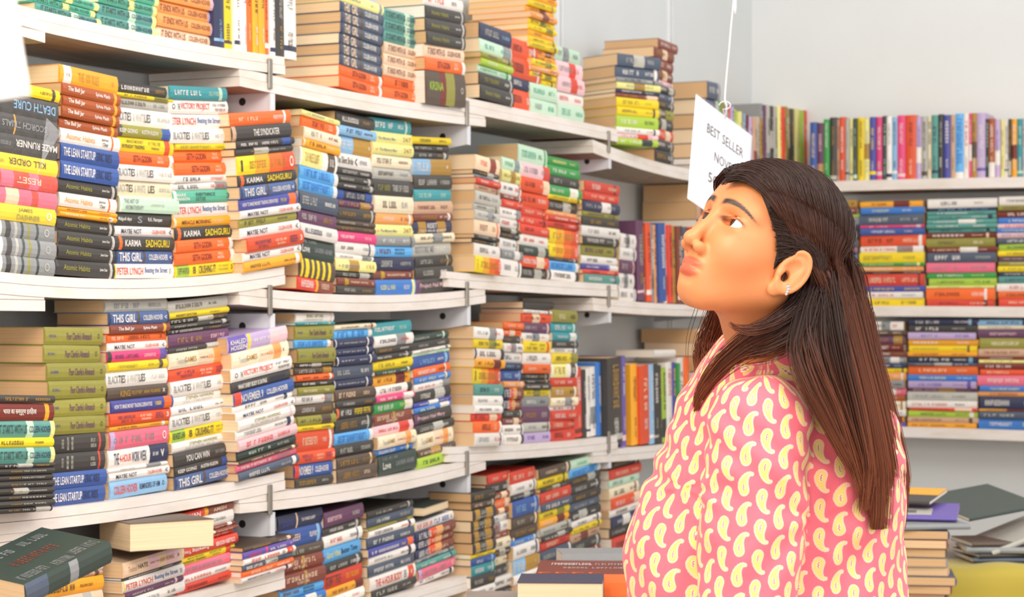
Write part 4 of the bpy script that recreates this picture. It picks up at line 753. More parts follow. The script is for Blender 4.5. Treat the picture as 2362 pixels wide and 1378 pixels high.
# fabric co-ordinates, in metres, wrapped round the sleeve and round the torso
fc = kp[kq].mean(1); Pf = tuple(fc.T); isarm = arm_f(Pf) < torso_f(Pf)
def wrap(P, a, b, R, ref):
    ax = (b-a)/np.linalg.norm(b-a); r0 = ref-ax*(ref@ax); r0 /= np.linalg.norm(r0); r1 = np.cross(ax, r0)
    q = P-a; h = q@ax; return np.arctan2(q@r1, q@r0)*R, h
uvA = np.stack(wrap(kp, SH, EL, .074, np.array((.25, -1., 0))), 1)
uvT = np.stack(wrap(kp, TC, TC+np.array((0, 0, -1.)), .185, np.array((.0, -1., 0))), 1)
lv_ = kq.ravel(); fa = np.repeat(isarm, 4); uv = np.where(fa[:, None], uvA[lv_], uvT[lv_])
def fabric_mat():
    m, nt, b = node_mat('pink_paisley_cotton'); N = nt.nodes.new; Lk = nt.links.new
    def math_(op, a, b_=None):
        n = N('ShaderNodeMath'); n.operation = op
        for i, v in enumerate((a, b_)):
            if v is None: continue
            if isinstance(v, (int, float)): n.inputs[i].default_value = v
            else: Lk(v, n.inputs[i])
        return n.outputs[0]
    uvn = N('ShaderNodeUVMap'); uvn.uv_map = 'fabric'; sp = N('ShaderNodeSeparateXYZ'); Lk(uvn.outputs[0], sp.inputs[0])
    CW, CH = .0270, .0385
    cx = math_('DIVIDE', sp.outputs[0], CW); colm = math_('FLOOR', cx); par = math_('FLOORED_MODULO', colm, 2)
    fx = math_('MULTIPLY', math_('SUBTRACT', math_('SUBTRACT', cx, colm), .5), CW*1000)
    cy = math_('ADD', math_('DIVIDE', math_('MULTIPLY', sp.outputs[1], -1), CH), math_('MULTIPLY', par, .40))
    fy = math_('MULTIPLY', math_('SUBTRACT', math_('FRACT', cy), .5), CH*1000)
    sg = math_('SUBTRACT', 1, math_('MULTIPLY', par, 2)); fy = math_('MULTIPLY', fy, sg)
    cb = N('ShaderNodeCombineXYZ'); Lk(fx, cb.inputs[0]); Lk(fy, cb.inputs[1])
    def circ(cx_, cy_, r):
        v = N('ShaderNodeVectorMath'); v.operation = 'DISTANCE'; Lk(cb.outputs[0], v.inputs[0]); v.inputs[1].default_value = (cx_*1.12-.6, cy_*1.22+.8, 0)
        return math_('SUBTRACT', r*1.22, v.outputs['Value'])
    d = None
    for c in ((2.2, 7.2, 4.6), (3.2, 4.6, 4.9), (3.4, 1.6, 4.4), (2.9, -1.6, 3.6), (1.8, -4.6, 2.7), (.2, -7.2, 1.9), (-1.9, -9.2, 1.2), (-4.3, -10.3, .7), (-6.6, -10.2, .35)):
        o = circ(*c); d = o if d is None else math_('MAXIMUM', d, o)
    def step(x, a, w): 
        n = N('ShaderNodeMapRange'); n.interpolation_type = 'SMOOTHSTEP'; Lk(x, n.inputs[0]); n.inputs[1].default_value = a-w; n.inputs[2].default_value = a+w; return n.outputs[0]
    oval = math_('MAXIMUM', math_('MAXIMUM', circ(2.6, 6.6, 1.9), circ(2.9, 4.4, 2.1)), circ(3.0, 2.0, 1.8))
    dots = None
    for c in ((2.2, 6.9, .75), (3.2, 5.4, .7), (2.4, 4.0, .75), (3.5, 3.0, .6), (2.7, 1.6, .7)):
        o = circ(*c); dots = o if dots is None else math_('MAXIMUM', dots, o)
    def mix(a, bcol, f):
        n = N('ShaderNodeMix'); n.data_type = 'RGBA'; Lk(f, n.inputs[0])
        if isinstance(a, tuple): n.inputs[6].default_value = a
        else: Lk(a, n.inputs[6])
        n.inputs[7].default_value = bcol; return n.outputs[2]
    nz = N('ShaderNodeTexNoise'); nz.inputs['Scale'].default_value = 9; tc = N('ShaderNodeTexCoord'); Lk(tc.outputs['Object'], nz.inputs['Vector'])
    base = mix(hexc('ec5f70'), hexc('f17483'), nz.outputs[0])
    c1 = mix(base, hexc('fccdae'), step(d, -2.3, .6)); c2 = mix(c1, hexc('f6d377'), step(d, -.1, .35)); c3 = mix(c2, hexc('f7e2b4'), step(oval, 0, .3)); c4 = mix(c3, hexc('c2548c'), step(dots, 0, .25))
    Lk(c4, b.inputs['Base Color']); b.inputs['Roughness'].default_value = .7; b.inputs['Sheen Weight'].default_value = .15
    wv = N('ShaderNodeTexNoise'); wv.inputs['Scale'].default_value = 14; wv.inputs['Detail'].default_value = 3; Lk(tc.outputs['Object'], wv.inputs['Vector'])
    bp = N('ShaderNodeBump'); bp.inputs['Strength'].default_value = .5; bp.inputs['Distance'].default_value = .008; Lk(wv.outputs[0], bp.inputs['Height']); Lk(bp.outputs[0], b.inputs['Normal'])
    return m
kurta = skin_obj('kurta', kp, kq, [fabric_mat()], woman)
uvl = kurta.data.uv_layers.new(name='fabric'); uvl.data.foreach_set('uv', uv.ravel())
tag(kurta, 'pink cotton kurta printed with yellow paisleys')
# legs, feet, hands: below the picture, kept simple
def legs_f(P):
    d = None
    for dy in (-.085, .085):
        a = (TC[0]+.01, TC[1]+dy, .80); kn = (TC[0]-.0, TC[1]+dy*1.05, .42); an = (TC[0]+.02, TC[1]+dy*1.05, .07)
        q = smin(cap(P, a, kn, .085, .060), cap(P, kn, an, .058, .045), .02); q = smin(q, cap(P, (an[0]+.02, an[1], .035), (an[0]-.17, an[1], .030), .034, .028), .02)
        d = q if d is None else np.minimum(d, q)
    return d
lp, lq = sdf_mesh(legs_f, (.12, 2.68, -.01), (.56, 3.10, .9), .009)
skin_obj('trousers', lp, lq, [plain_mat('cotton_rose', 'd9607a', .8)], woman)
for e_, sd in ((EL, -1), (FE, 1)):
    wri = e_+np.array((-.20, -.02, -.10)) if sd < 0 else e_+np.array((-.02, .0, -.27))
    dirn = np.array((-.85, .0, -.5)) if sd < 0 else np.array((-.1, 0, -1.)); dirn /= np.linalg.norm(dirn); sidev = np.array((0, 1., 0))
    if sd > 0:
        pass
    def hand_f(P, w=wri, dn=dirn, sv=sidev):
        d = cap(P, w-dn*.08, w+dn*.01, .030, .024); palm = cap(P, w+dn*.03-sv*.018, w+dn*.075-sv*.022, .018, .014)
        palm = smin(palm, cap(P, w+dn*.03+sv*.018, w+dn*.075+sv*.022, .018, .014), .02); d = smin(d, palm, .02)
        for i, L in enumerate((.066, .076, .071, .056)):
            o = sv*(-.030+.020*i); k1 = w+dn*.085+o; k2 = k1+dn*L*.5+np.array((0, 0, -.006)); k3 = k2+dn*L*.45+np.array((-.004, 0, -.016))
            d = smin(d, smin(cap(P, k1, k2, .0092, .0085), cap(P, k2, k3, .0085, .0070), .003), .006)
        t0 = w+dn*.03-sv*.028; t1 = t0+dn*.03-sv*.028; t2 = t1+dn*.03-sv*.006
        return smin(d, smin(cap(P, t0, t1, .012, .010), cap(P, t1, t2, .010, .008), .004), .008)
    c_ = wri+dirn*.05; a_, b_ = c_-.16, c_+.16
    qp, qq = sdf_mesh(hand_f, a_, b_, .003); o = skin_obj('hand', qp, qq, [plain_mat('skin_hand', 'd07c4a', .5)], woman)
    if sd > 0:
        def slv(P): return cap(P, FE, wri-dirn*.03, .060, .045)
        qp, qq = sdf_mesh(slv, np.minimum(FE, wri)-.09, np.maximum(FE, wri)+.09, .008); skin_obj('sleeve', qp, qq, [plain_mat('cotton_pink', 'ee6a86', .7)], woman)

# ---- hair
hair_m, nt, b = node_mat('hair_dark_brown')
at = nt.nodes.new('ShaderNodeAttribute'); at.attribute_name = 'strand'
nt.links.new(at.outputs['Color'], b.inputs['Base Color']); b.inputs['Roughness'].default_value = .45; b.inputs['Specular IOR Level'].default_value = .3
hr = np.random.RandomState(5)
def spline(pts, n):
    """smooth curve through the points (Catmull-Rom), n samples"""
    p = np.asarray(pts, float); p = np.vstack([2*p[0]-p[1], p, 2*p[-1]-p[-2]]); m = len(p)-3; out = []
    for i in range(n):
        t = i/(n-1)*m; k = min(int(t), m-1); t -= k; a, b_, c, d = p[k:k+4]
        out.append(.5*((2*b_)+(-a+c)*t+(2*a-5*b_+4*c-d)*t*t+(-a+3*b_-3*c+d)*t**3))
    return np.array(out)
STR = []      # (points, radius)
def scalp(lon, x, off):
    """point over the cranium: lon 0 on the parting, 90 degrees at the side; x forward"""
    rx, ry, rz = .093+off, .073+off, .088+off; xx = np.clip(x+.008, -rx*.995, rx*.995); k = math.sqrt(max(0, 1-(xx/rx)**2))
    return np.array((xx-.008, ry*k*math.sin(lon), .022+rz*k*math.cos(lon)))
def skull(P):
    d = ell(P, (-.012, 0, .020), (.089, .073, .088)); d = smin(d, ell(P, (.030, 0, -.022), (.056, .059, .075)), .03); return smin(d, ell(P, (.047, 0, .040), (.036, .048, .036)), .03)
def hug(pts, off):
    p = np.array(pts, float)
    for _k in range(3):
        d = skull(tuple(p.T)); g = np.stack([(skull(tuple((p+np.eye(3)[i]*1e-4).T))-d)/1e-4 for i in range(3)], 1); g /= np.linalg.norm(g, axis=1)[:, None]+1e-9
        p += g*(off-d)[:, None]
    return [h2w(q) for q in p]
LON = [0, .35, .75, 1.15, 1.45, 1.68]
XF = [.078, .078, .073, .061, .034, -.006]
def inter(v, ks, us): return float(np.interp(v, ks, us))
VK = [560, 640, 700, 800, 900, 1000, 1100, 1210]
LEFTC = [1858, 1880, 1902, 1934, 1958, 1976, 1986, 1986]
RIGHTC = [1968, 1994, 2004, 2023, 2050, 2075, 2094, 2086]
YN = [2.70, 2.70, 2.70, 2.695, 2.69, 2.69, 2.70, 2.71]
def curtain(w, lay, vend, j):
    pts = []
    for v in [625, 720, 810, 900, 1000, 1100, 1210]:
        if v > vend: break
        u = inter(v, VK, LEFTC)*(1-w)+inter(v, VK, RIGHTC)*w
        Y = inter(v, VK, YN)+.20*w**2.2+lay*.035+.015*(1-w)
        pts.append(W3(u+j[0]*4, v, Y)+np.array((0, j[1]*.006, 0)))
    u = (inter(vend, VK, LEFTC)*(1-w)+inter(vend, VK, RIGHTC)*w); Y = inter(vend, VK, YN)+.20*w**2.2+lay*.035+.015*(1-w)
    pts.append(W3(u, vend, Y)); return pts
N1 = 6800
for i in range(N1):          # near side, from the parting back behind the ear and down
    a = hr.rand(); lay = hr.rand(); off = .006+.010*(1-lay)+.002*hr.randn()*.5+.008*a
    w = np.clip(.02+.98*(a*.6+.4*hr.rand())+hr.randn()*.06, 0, 1); xr = .090-.165*a; xe = -.040-.055*w; fr = max(0, 1-a*1.25)**1.2
    jx = hr.randn()*.002; pp = []
    for lon, xf in zip(LON, XF): xb = xr+(xe-xr)*(lon/1.68)**1.2; pp.append(scalp(lon+.02*hr.rand(), min(.089, xb+(xf-xb)*fr+jx-.02*(1-fr)*0), .0))
    pts = hug(pp, np.array([off*(.6+.4*math.sin(PI*min(1, (q+.3)/1.9))) for q in LON]))
    vend = 1222-110*hr.rand()**2 if w > .25 else 1190-260*hr.rand()**1.5
    if w > .25: pts = pts[:-1]
    if w > .5: pts = pts[:-1]
    c = curtain(w, lay, vend, hr.randn(2))
    if c[0][2] > pts[-1][2]-.02: c = c[1:]
    STR.append((spline(pts+c, 30), .00045+.00025*hr.rand()))
for i in range(1100):        # temple: from the hairline back over the top of the ear
    t = hr.rand(); hx = np.interp(t, [0, .3, .6, .85, 1], [.066, .056, .041, .028, .018]); hz = np.interp(t, [0, .3, .6, .85, 1], [.046, .030, .014, -.004, -.014])
    g = hr.rand()*.03; p0 = (hx-g, .06, hz+g*.5); p1 = (hx*.45-.006-g, .07, hz*.55+.016+.004*hr.randn()); p2 = (-.026-g*.6, .074, .018-.02*hr.rand()); p3 = (-.046-g*.5, .070, -.004-.02*hr.rand())
    pts = hug([p0, p1, p2, p3], np.array([.003, .009, .011, .013])+.003*hr.rand()); w = np.clip(.25*hr.rand()+.05*hr.randn(), 0, 1)
    STR.append((spline(pts+curtain(w, hr.rand(), 1180-230*hr.rand()**1.5, hr.randn(2)), 28), .0005+.0003*hr.rand()))
for i in range(700):         # far side: over the top and down past the far cheek
    a = hr.rand(); off = .005+.008*hr.rand(); xr = .090-.165*a; fr = max(0, 1-a*1.25)**1.2; pp = []
    for lon, xf in zip(LON, XF): xb = xr+(-.08-xr)*(lon/1.68)**1.2; pp.append(scalp(-lon, min(.089, xb+(xf-xb)*fr+hr.randn()*.001), .0))
    s_ = hug(pp, np.full(6, off))
    t = hr.rand()
    if a < .5:
        s_ += [W3(1668-50*t+8*hr.randn(), 770+10*hr.randn(), 2.93), W3(1650-50*t, 850, 2.90), W3(1606+28*t, 930+30*hr.rand(), 2.86)]
    else: s_ += [W3(1900+70*t, 760, 2.98), W3(1950+80*t, 950, 3.0), W3(1990+60*t, 1120, 3.0)]
    STR.append((spline(s_, 26), .0006))
def lock(pts, n, spread, r=.00055, taper=.9, vary=.25, start=1.0):
    pts = [np.array(W3(*p)) for p in pts]
    for i in range(n):
        o = hr.randn(3)*np.array((1, .6, 1))*spread; c = spline(pts, 26); m = 26
        k = np.linspace(0, 1, m)[:, None]; f = start*(1-k)+ (1-taper*k)*k
        c = c+o[None]*f+np.cumsum(hr.randn(m, 3)*.00012, 0); e = int(m*(1-vary*hr.rand()**2)); STR.append((c[:max(6, e)], r*(.8+.5*hr.rand())))
# lock drawn forward from behind the ear, over the shoulder
lock([(1885, 640, 2.73), (1862, 700, 2.705), (1800, 752, 2.69), (1730, 785, 2.70), (1665, 838, 2.715), (1618, 900, 2.73), (1600, 950, 2.745)], 420, .0085, taper=.85)
lock([(1890, 660, 2.73), (1850, 745, 2.69), (1790, 790, 2.69), (1710, 815, 2.71), (1640, 880, 2.73), (1596, 965, 2.76)], 220, .009, taper=.8)
lock([(1870, 690, 2.71), (1810, 735, 2.68), (1745, 760, 2.675), (1700, 757, 2.675), (1682, 742, 2.67)], 60, .0045, taper=.95, vary=.3)
lock([(1880, 640, 2.72), (1850, 745, 2.675), (1838, 815, 2.655), (1862, 890, 2.64), (1905, 975, 2.65), (1950, 1060, 2.67), (1975, 1100, 2.69)], 120, .006, taper=.7)
lock([(1895, 640, 2.72), (1888, 760, 2.68), (1905, 860, 2.67), (1950, 980, 2.675), (1985, 1090, 2.69), (2000, 1190, 2.70)], 140, .006, taper=.7)
lock([(1890, 660, 2.72), (1862, 760, 2.675), (1880, 850, 2.65), (1925, 950, 2.66), (1965, 1070, 2.68), (1990, 1150, 2.69)], 90, .007, taper=.5)
lock([(1900, 640, 2.72), (1930, 820, 2.68), (1965, 960, 2.68), (1992, 1080, 2.69), (1985, 1200, 2.70)], 160, .009, taper=.7)
# stray hairs
for q in ([(1952, 560, 2.75), (1990, 680, 2.74), (2018, 770, 2.75)], [(2010, 800, 2.76), (2045, 880, 2.76), (2082, 905, 2.76)], [(1990, 640, 2.78), (2012, 720, 2.78), (2022, 790, 2.78)],
          [(1610, 700, 2.9), (1585, 800, 2.9), (1592, 920, 2.88)], [(1640, 720, 2.9), (1625, 800, 2.88), (1655, 830, 2.86)]):
    lock(q, 2, .002, r=.0004, taper=.3)
for i in range(70):          # wisps along the crown and hairline
    a = hr.rand(); x0 = .066-.11*a; sd = 1 if hr.rand() < .6 else -1; lo_ = sd*hr.rand()*.5; p = scalp(lo_, x0, .010); q = scalp(lo_+sd*.25, x0-.02, .016+.004*hr.rand()); e = scalp(lo_+sd*.5, x0-.035, .015)
    STR.append((spline([h2w(p), h2w(q), h2w(e)], 8), .0003))
for i in range(160):         # fine hair at temple and sideburn
    t = hr.rand(); p = np.array((.030-.028*t+.004*hr.randn(), .070+.003*t, .030-.055*t)); STR.append((spline([h2w(p+np.array((.0, -.002, .006))), h2w(p+np.array((-.004, .001, -.006))), h2w(p+np.array((-.006, .001, -.016)))], 6), .0003))
V, F, COL = [], [], []; k0 = 0
tri = np.array([(math.cos(2*PI*j/3), math.sin(2*PI*j/3)) for j in range(3)])
VV, FF, CC = [], [], []
for pts, rad in STR:
    n = len(pts); tg = np.gradient(pts, axis=0); tg /= np.linalg.norm(tg, axis=1)[:, None]+1e-9
    s1 = np.cross(tg, (0.3, 1, .1)); s1 /= np.linalg.norm(s1, axis=1)[:, None]+1e-9; s2 = np.cross(tg, s1)
    rr = rad*(1-.75*np.linspace(0, 1, n)**3)
    v = pts[:, None, :]+rr[:, None, None]*(tri[None, :, 0, None]*s1[:, None]+tri[None, :, 1, None]*s2[:, None])
    VV.append(v.reshape(-1, 3)); idx = np.arange(n-1)[:, None]*3+np.arange(3)[None]; nx = np.arange(n-1)[:, None]*3+(np.arange(3)[None]+1) % 3
    FF.append((np.stack([idx, nx, nx+3, idx+3], -1).reshape(-1, 4))+k0); k0 += 3*n
    bz = hr.rand(); c0 = np.array(hexc('33201a')[:3])*(.7+.6*bz); c1 = np.array(hexc('86492f')[:3])*(.7+.6*bz); t = np.clip(np.linspace(0, 1, n)*1.35-.3, 0, 1)[:, None] if n > 20 else np.zeros((n, 1))
    CC.append(np.repeat(c0*(1-t)+c1*t, 3, 0))
VV = np.concatenate(VV); FF = np.concatenate(FF); CC = np.concatenate(CC)
me = bpy.data.meshes.new('hair'); me.vertices.add(len(VV)); me.vertices.foreach_set('co', VV.ravel()); me.loops.add(FF.size); me.loops.foreach_set('vertex_index', FF.ravel())
me.polygons.add(len(FF)); me.polygons.foreach_set('loop_start', np.arange(len(FF))*4); me.polygons.foreach_set('use_smooth', np.ones(len(FF), bool)); me.update(); me.validate()
me.materials.append(hair_m); ca_ = me.color_attributes.new('strand', 'FLOAT_COLOR', 'POINT'); ca_.data.foreach_set('color', np.concatenate([CC, np.ones((len(CC), 1))], 1).ravel())
hair = bpy.data.objects.new('hair', me); C.objects.link(hair); adopt(hair, woman); tag(hair, 'long straight dark brown hair', kind='stuff')
# dense under-layer of hair on the skull
def cap_f(P):
    X, Y, Z = P; A = np.abs(Y)
    d = ell(P, (-.010, 0, .022), (.097, .0785, .0935))
    hl = X-(.050+.40*np.clip(Z-.04, -.2, .05)-.10*np.clip(.03-Z, 0, .1)+0*A)
    front = np.maximum(hl, -(Z+.005)-.0)                   # above ear level, behind the hairline
    hx = np.interp(Z.ravel(), [-.05, -.02, 0, .019, .030, .042, .056, .072, .085], [.008, .018, .026, .040, .054, .064, .074, .088, .2]).reshape(Z.shape)
    d1 = smax(skull(P)-.0045, X-hx, .004)
    earcut = ell((X, A, Z), (-.006, .085, -.026), (.030, .022, .036))
    d1 = smax(d1, -earcut, .004)
    low = ell(P, (-.055, 0, -.045), (.052, .060, .075)); low = smax(low, -ell((X, A, Z), (.012, .06, -.05), (.045, .05, .07)), .006)
    return smin(d1, low, .012)
cp_, cq_ = sdf_mesh(cap_f, (-.125, -.10, -.14), (.10, .10, .135), .0026)
hm2 = plain_mat('hair_underlayer', '1c100c', .6, noise=.3, scale=300, stretch=(1, 1, .1))
skin_obj('hair_underlayer', HC+HS*(cp_ @ RHn.T), cq_, [hm2], hair)

# ---------------------------------------------------------------- paper sign on a wire
def letter_obj(body, colkey, M, w, h, parent, bold=.012, name='lettering'):
    me = text_mesh(body, bold); o = bpy.data.objects.new(name, me); C.objects.link(o)
    o.material_slots[0].link = 'OBJECT'; o.material_slots[0].material = paper_mat(colkey)
    adopt(o, parent, M @ Matrix.Diagonal((w, 1, h, 1))); return o
TL = Vector(W3(1605, 217, 4.88)); av = Vector((.1475, .12, -.0895)).normalized(); bv = Vector((-.0325, -.15, -.254)); bv = (bv-av*bv.dot(av)).normalized(); nv = av.cross(-bv)
if nv.y > 0: nv = -nv
SM = Matrix(((av.x, -nv.x, -bv.x, TL.x), (av.y, -nv.y, -bv.y, TL.y), (av.z, -nv.z, -bv.z, TL.z), (0, 0, 0, 1)))   # x across, y into the sheet, z up
sign = thing('hanging_sign', TL, 'white paper sign in a clear sleeve, hung askew on a wire above her head', 'sign')
SW, SHt = .207, .297
n1, n2 = 12, 16; V = []; F = []
for j in range(n2+1):
    for i in range(n1+1):
        a, b_ = i/n1, j/n2; V.append((a*SW, .0006*math.sin(a*5+b_*2), -b_*SHt))
for j in range(n2):
    for i in range(n1): q = j*(n1+1)+i; F.append((q, q+1, q+n1+2, q+n1+1))
paper_w = plain_mat('sign_paper', 'e9ebf2', .6, noise=.02, scale=30)
o = mesh_obj('paper', V, F, [paper_w], sign, smooth=True, mw=SM); md = o.modifiers.new('t', 'SOLIDIFY'); md.thickness = .0006
def glossy_clear(name, rough=.08, alpha=.12, bump=.6, scale=25):
    m, nt, b = node_mat(name); b.inputs['Base Color'].default_value = (.95, .96, 1, 1); b.inputs['Roughness'].default_value = rough; b.inputs['Alpha'].default_value = alpha
    b.inputs['Specular IOR Level'].default_value = .9; b.inputs['Coat Weight'].default_value = .6; b.inputs['Coat Roughness'].default_value = rough
    n = nt.nodes.new('ShaderNodeTexNoise'); n.inputs['Scale'].default_value = scale; n.inputs['Detail'].default_value = 4; n.inputs['Distortion'].default_value = 1.5; tc = nt.nodes.new('ShaderNodeTexCoord')
    bp = nt.nodes.new('ShaderNodeBump'); bp.inputs['Strength'].default_value = bump; bp.inputs['Distance'].default_value = .01
    nt.links.new(tc.outputs['Object'], n.inputs['Vector']); nt.links.new(n.outputs[0], bp.inputs['Height'])
    nt.links.new(bp.outputs[0], b.inputs['Normal']); nt.links.new(bp.outputs[0], b.inputs['Coat Normal']); return m
clear_m = glossy_clear('clear_sleeve', alpha=.06, bump=.25, scale=12)
o = mesh_obj('clear_sleeve', [(x*1.02-.002, y-.0045-.001*math.sin(x*40+z*30), z*1.02+.003) for x, y, z in V], F, [clear_m], sign, smooth=True, mw=SM)
for body, x0, x1, zc, h in (('BEST', .046, .092, -.070, .027), ('SELLER', .101, .178, -.070, .027), ('NOVEL-', .078, .158, -.134, .027), ('500', .062, .112, -.200, .028)):
    letter_obj(body, 'J', SM @ Matrix.Translation((x0, -.0022, zc-h/2)), x1-x0, h, sign, bold=0)
def tube_obj(name, pts, r, mat, parent=None, sides=6, closed=False):
    pts = [np.array(p, float) for p in pts]; V, F = [], []; n = len(pts)
    for i, p in enumerate(pts):
        t = pts[min(i+1, n-1)]-pts[max(i-1, 0)]; t /= np.linalg.norm(t)+1e-9; s1 = np.cross(t, (.2, 1, .13)); s1 /= np.linalg.norm(s1); s2 = np.cross(t, s1); rr = r[i] if hasattr(r, '__len__') else r
        for j in range(sides): V.append(p+rr*(s1*math.cos(2*PI*j/sides)+s2*math.sin(2*PI*j/sides)))
    for i in range(n-1):
        for j in range(sides): F.append((i*sides+j, i*sides+(j+1) % sides, (i+1)*sides+(j+1) % sides, (i+1)*sides+j))
    return mesh_obj(name, V, F, [mat], parent, smooth=True)
wire_m = plain_mat('white_wire', 'e4e4e6', .35, noise=.05)
c_ = SM @ Vector((SW*.5, -.004, -.012))
wp = [c_+Vector((0, 0, 0)), Vector(W3(1676, 246, 4.9)), Vector(W3(1672, 228, 4.9)), Vector(W3(1676, 170, 4.9)), Vector(W3(1681, 120, 4.9)), Vector(W3(1686, 60, 4.9)), Vector(W3(1692, 0, 4.9)), Vector(W3(1697, -80, 4.9)), Vector(W3(1690, -1300, 4.9))]
w_ = tube_obj('wire', spline([tuple(p) for p in wp], 60), .0022, wire_m, None); tag(w_, 'thin white wire holding up the paper sign', 'wire')
lp_ = [Vector(W3(1672+13*math.cos(t), 246+9*math.sin(t)-3, 4.885)) for t in np.linspace(PI, 2.6*PI, 14)]+[c_]
tube_obj('hook', [tuple(p) for p in lp_], .0012, wire_m, sign)
# blown-out white sheet hanging close to the camera, top left
sh = thing('hanging_sheet', W3(-40, 215, 1.25), 'white paper sheet hanging close to the camera in the top corner', 'paper')
pa, pb, pc, pd = W3(-260, 262, 1.22), W3(74, 222, 1.25), W3(18, -120, 1.25), W3(-300, -120, 1.22); V = []; F = []
for j in range(9):
    for i in range(9):
        a, b_ = i/8, j/8; p = (pa*(1-a)+pb*a)*(1-b_)+(pd*(1-a)+pc*a)*b_; V.append(tuple(p+np.array((0, .004*math.sin(a*4+b_*3), 0))))
for j in range(8):
    for i in range(8): q = j*9+i; F.append((q, q+1, q+10, q+9))
o = mesh_obj('sheet', V, F, [plain_mat('bright_paper', 'fffaf5', .8, noise=.01)], sh, smooth=True); md = o.modifiers.new('t', 'SOLIDIFY'); md.thickness = .001
tube_obj('string', [W3(-30, -118, 1.25), W3(-32, -500, 1.25), W3(-34, -1400, 1.25)], .0008, wire_m, sh)
sh_l = area('sheet_fill', (-.28, .75, 1.72), W3(-60, 60, 1.25), (.12, .12), 3.2, (1, .86, .74))  # small unseen fill light, added so the sheet blows out to white

# ---------------------------------------------------------------- free-standing books in the pile corners
def big_book(M, L, T, D, cover, pages_i, label, texts=(), topcols=None, group=None, bands=(), name='book'):
    """a book lying by itself: spine along x, page block towards +y"""
    V, F, K = cover_vf(L, T, D, list(bands)); keys = [cover]+[k for k in dict.fromkeys(K) if k and k != cover]
    r = thing(name, (0, 0, 0), label, name if name != 'book' else 'book', group); r.matrix_basis = M
    o = mesh_obj('cover', V, F, [paper_mat(k) for k in keys], fm=[keys.index(k or cover) for k in K]); o.parent = r
    V, F = pages_vf(L, T, D); o = mesh_obj('pages', V, F, [PAGES[pages_i]]); o.parent = r
    for (body, col, x0, x1, y0, y1, flip) in texts:        # print on the top cover: x along the spine, y from the spine back
        me = text_mesh(body) if body else bars_mesh(int(x0*40)); o = bpy.data.objects.new('lettering', me); C.objects.link(o); o.parent = r
        o.material_slots[0].link = 'OBJECT'; o.material_slots[0].material = paper_mat(col)
        s_ = -1 if flip else 1
        o.matrix_basis = Matrix.Translation(((x1 if flip else x0)*L-L/2, (y0 if flip else y0), T+.0006)) @ Matrix.Rotation(-PI/2, 4, 'X') @ Matrix.Diagonal((s_*(x1-x0)*L, 1, s_*(y1-y0), 1)) if False else Matrix(((s_*(x1-x0)*L, 0, 0, (x1 if flip else x0)*L-L/2), (0, 0, s_*(y1-y0), y1 if flip else y0), (0, 1, 0, T+.0006), (0, 0, 0, 1)))
    return r
def place(u, v, Y, ang, tiltx=0, tilty=0):
    return Matrix.Translation(Vector(W3(u, v, Y))) @ Matrix.Rotation(ang, 4, 'Z') @ Matrix.Rotation(tiltx, 4, 'X') @ Matrix.Rotation(tilty, 4, 'Y')
# front table at the lower edge
tb_m = plain_mat('table_cloth_grey', '9c8f84', .8, noise=.1)
tz = W3(0, 1440, 4.1)[2]
ft = thing('book_table', (.18, 4.2, 0), 'low table edge carrying the big hardbacks beside her elbow', 'table')
v, f = box_vf(-.10, .62, 4.0, 4.62, tz-.03, tz-.001); mesh_obj('table_top', v, f, [tb_m], ft)
for lx in (-.06, .56):
    for ly in (4.04, 4.56): v, f = box_vf(lx, lx+.03, ly, ly+.03, 0, tz-.03); mesh_obj('leg', v, f, [pin_m], ft)
def onz(M, z): M = M.copy(); M.translation.z = z; return M
q_ = W3(1300, 0, 4.08)
big_book(Matrix.Translation((q_[0], 4.16, tz+.001)) @ Matrix.Rotation(PI-.06, 4, 'Z'), .165, .856-tz, .15, 'N', 1, 'thick navy hardback with its page edges facing out, on the low table')
q_ = W3(1385, 0, 4.3)
big_book(Matrix.Translation((q_[0], 4.20, tz+.0005)) @ Matrix.Rotation(-.05, 4, 'Z'), .27, .85-tz, .25, 'k', 0, 'large maroon book behind the navy hardback, white print across its cover', texts=(('', 'W', .10, .42, .16, .195, False), ('', 'Z', .44, .9, .16, .19, False), ('', 'Z', .2, .7, .10, .12, False), ('', 'O', .02, .98, .01, .03, False)), bands=((0., 1., 'O'),))
big_book(Matrix.Translation((W3(1400, 0, 4.55)[0], 4.47, tz+.001)) @ Matrix.Rotation(.1, 4, 'Z'), .20, .862-tz, .12, 'G', 3, 'greyish book lying flat behind the maroon one, next to her sleeve')
# foot of the first bay: heavy paperback with its page edges out, and the tilted fantasy hardback
co_ = W3(300, 1277, 4.08)
big_book(Matrix.Translation((co_[0]-.0104, 4.252, co_[2]+.002)) @ Matrix.Rotation(math.radians(216), 4, 'Z'), .185, .056, .145, 'J', 1, 'fat paperback with tan page edges facing out, just under the first bay shelf')
c0 = W3(62, 1400, 3.55)
big_book(Matrix.Translation(Vector(c0)) @ Matrix.Rotation(math.radians(15), 4, 'X') @ Matrix.Rotation(math.radians(62), 4, 'Z') @ Matrix.Translation((.115, 0, 0)), .23, .040, .16, 'g', 0, 'tilted blue-grey fantasy hardback with silver lettering, in the corner under the first shelf',
         texts=(('', 'G', .06, .36, .014, .036, False), ('', 'G', .42, .62, .010, .030, False), ('', 'G', .66, .96, .016, .038, False), ('', 'G', .08, .5, .118, .138, False), ('', 'G', .6, .9, .122, .142, False), ('', 'S', .25, .75, .066, .090, False)), bands=((.0, .25, 'U'), (.5, .6, 'G')))
s_c = LEFT.s_of(985, -.03)
big_book(LEFT.mat(s_c, -.16, zpix(1188, LEFT.pt(s_c, 0)[1])+.004, .03) @ Matrix.Rotation(PI+.12, 4, 'Z'), .19, .022, .15, 'g', 1, 'dark green book lying with its page edges out above the last stacks, second bay')
s_c = LEFT.s_of(1236, -.03)
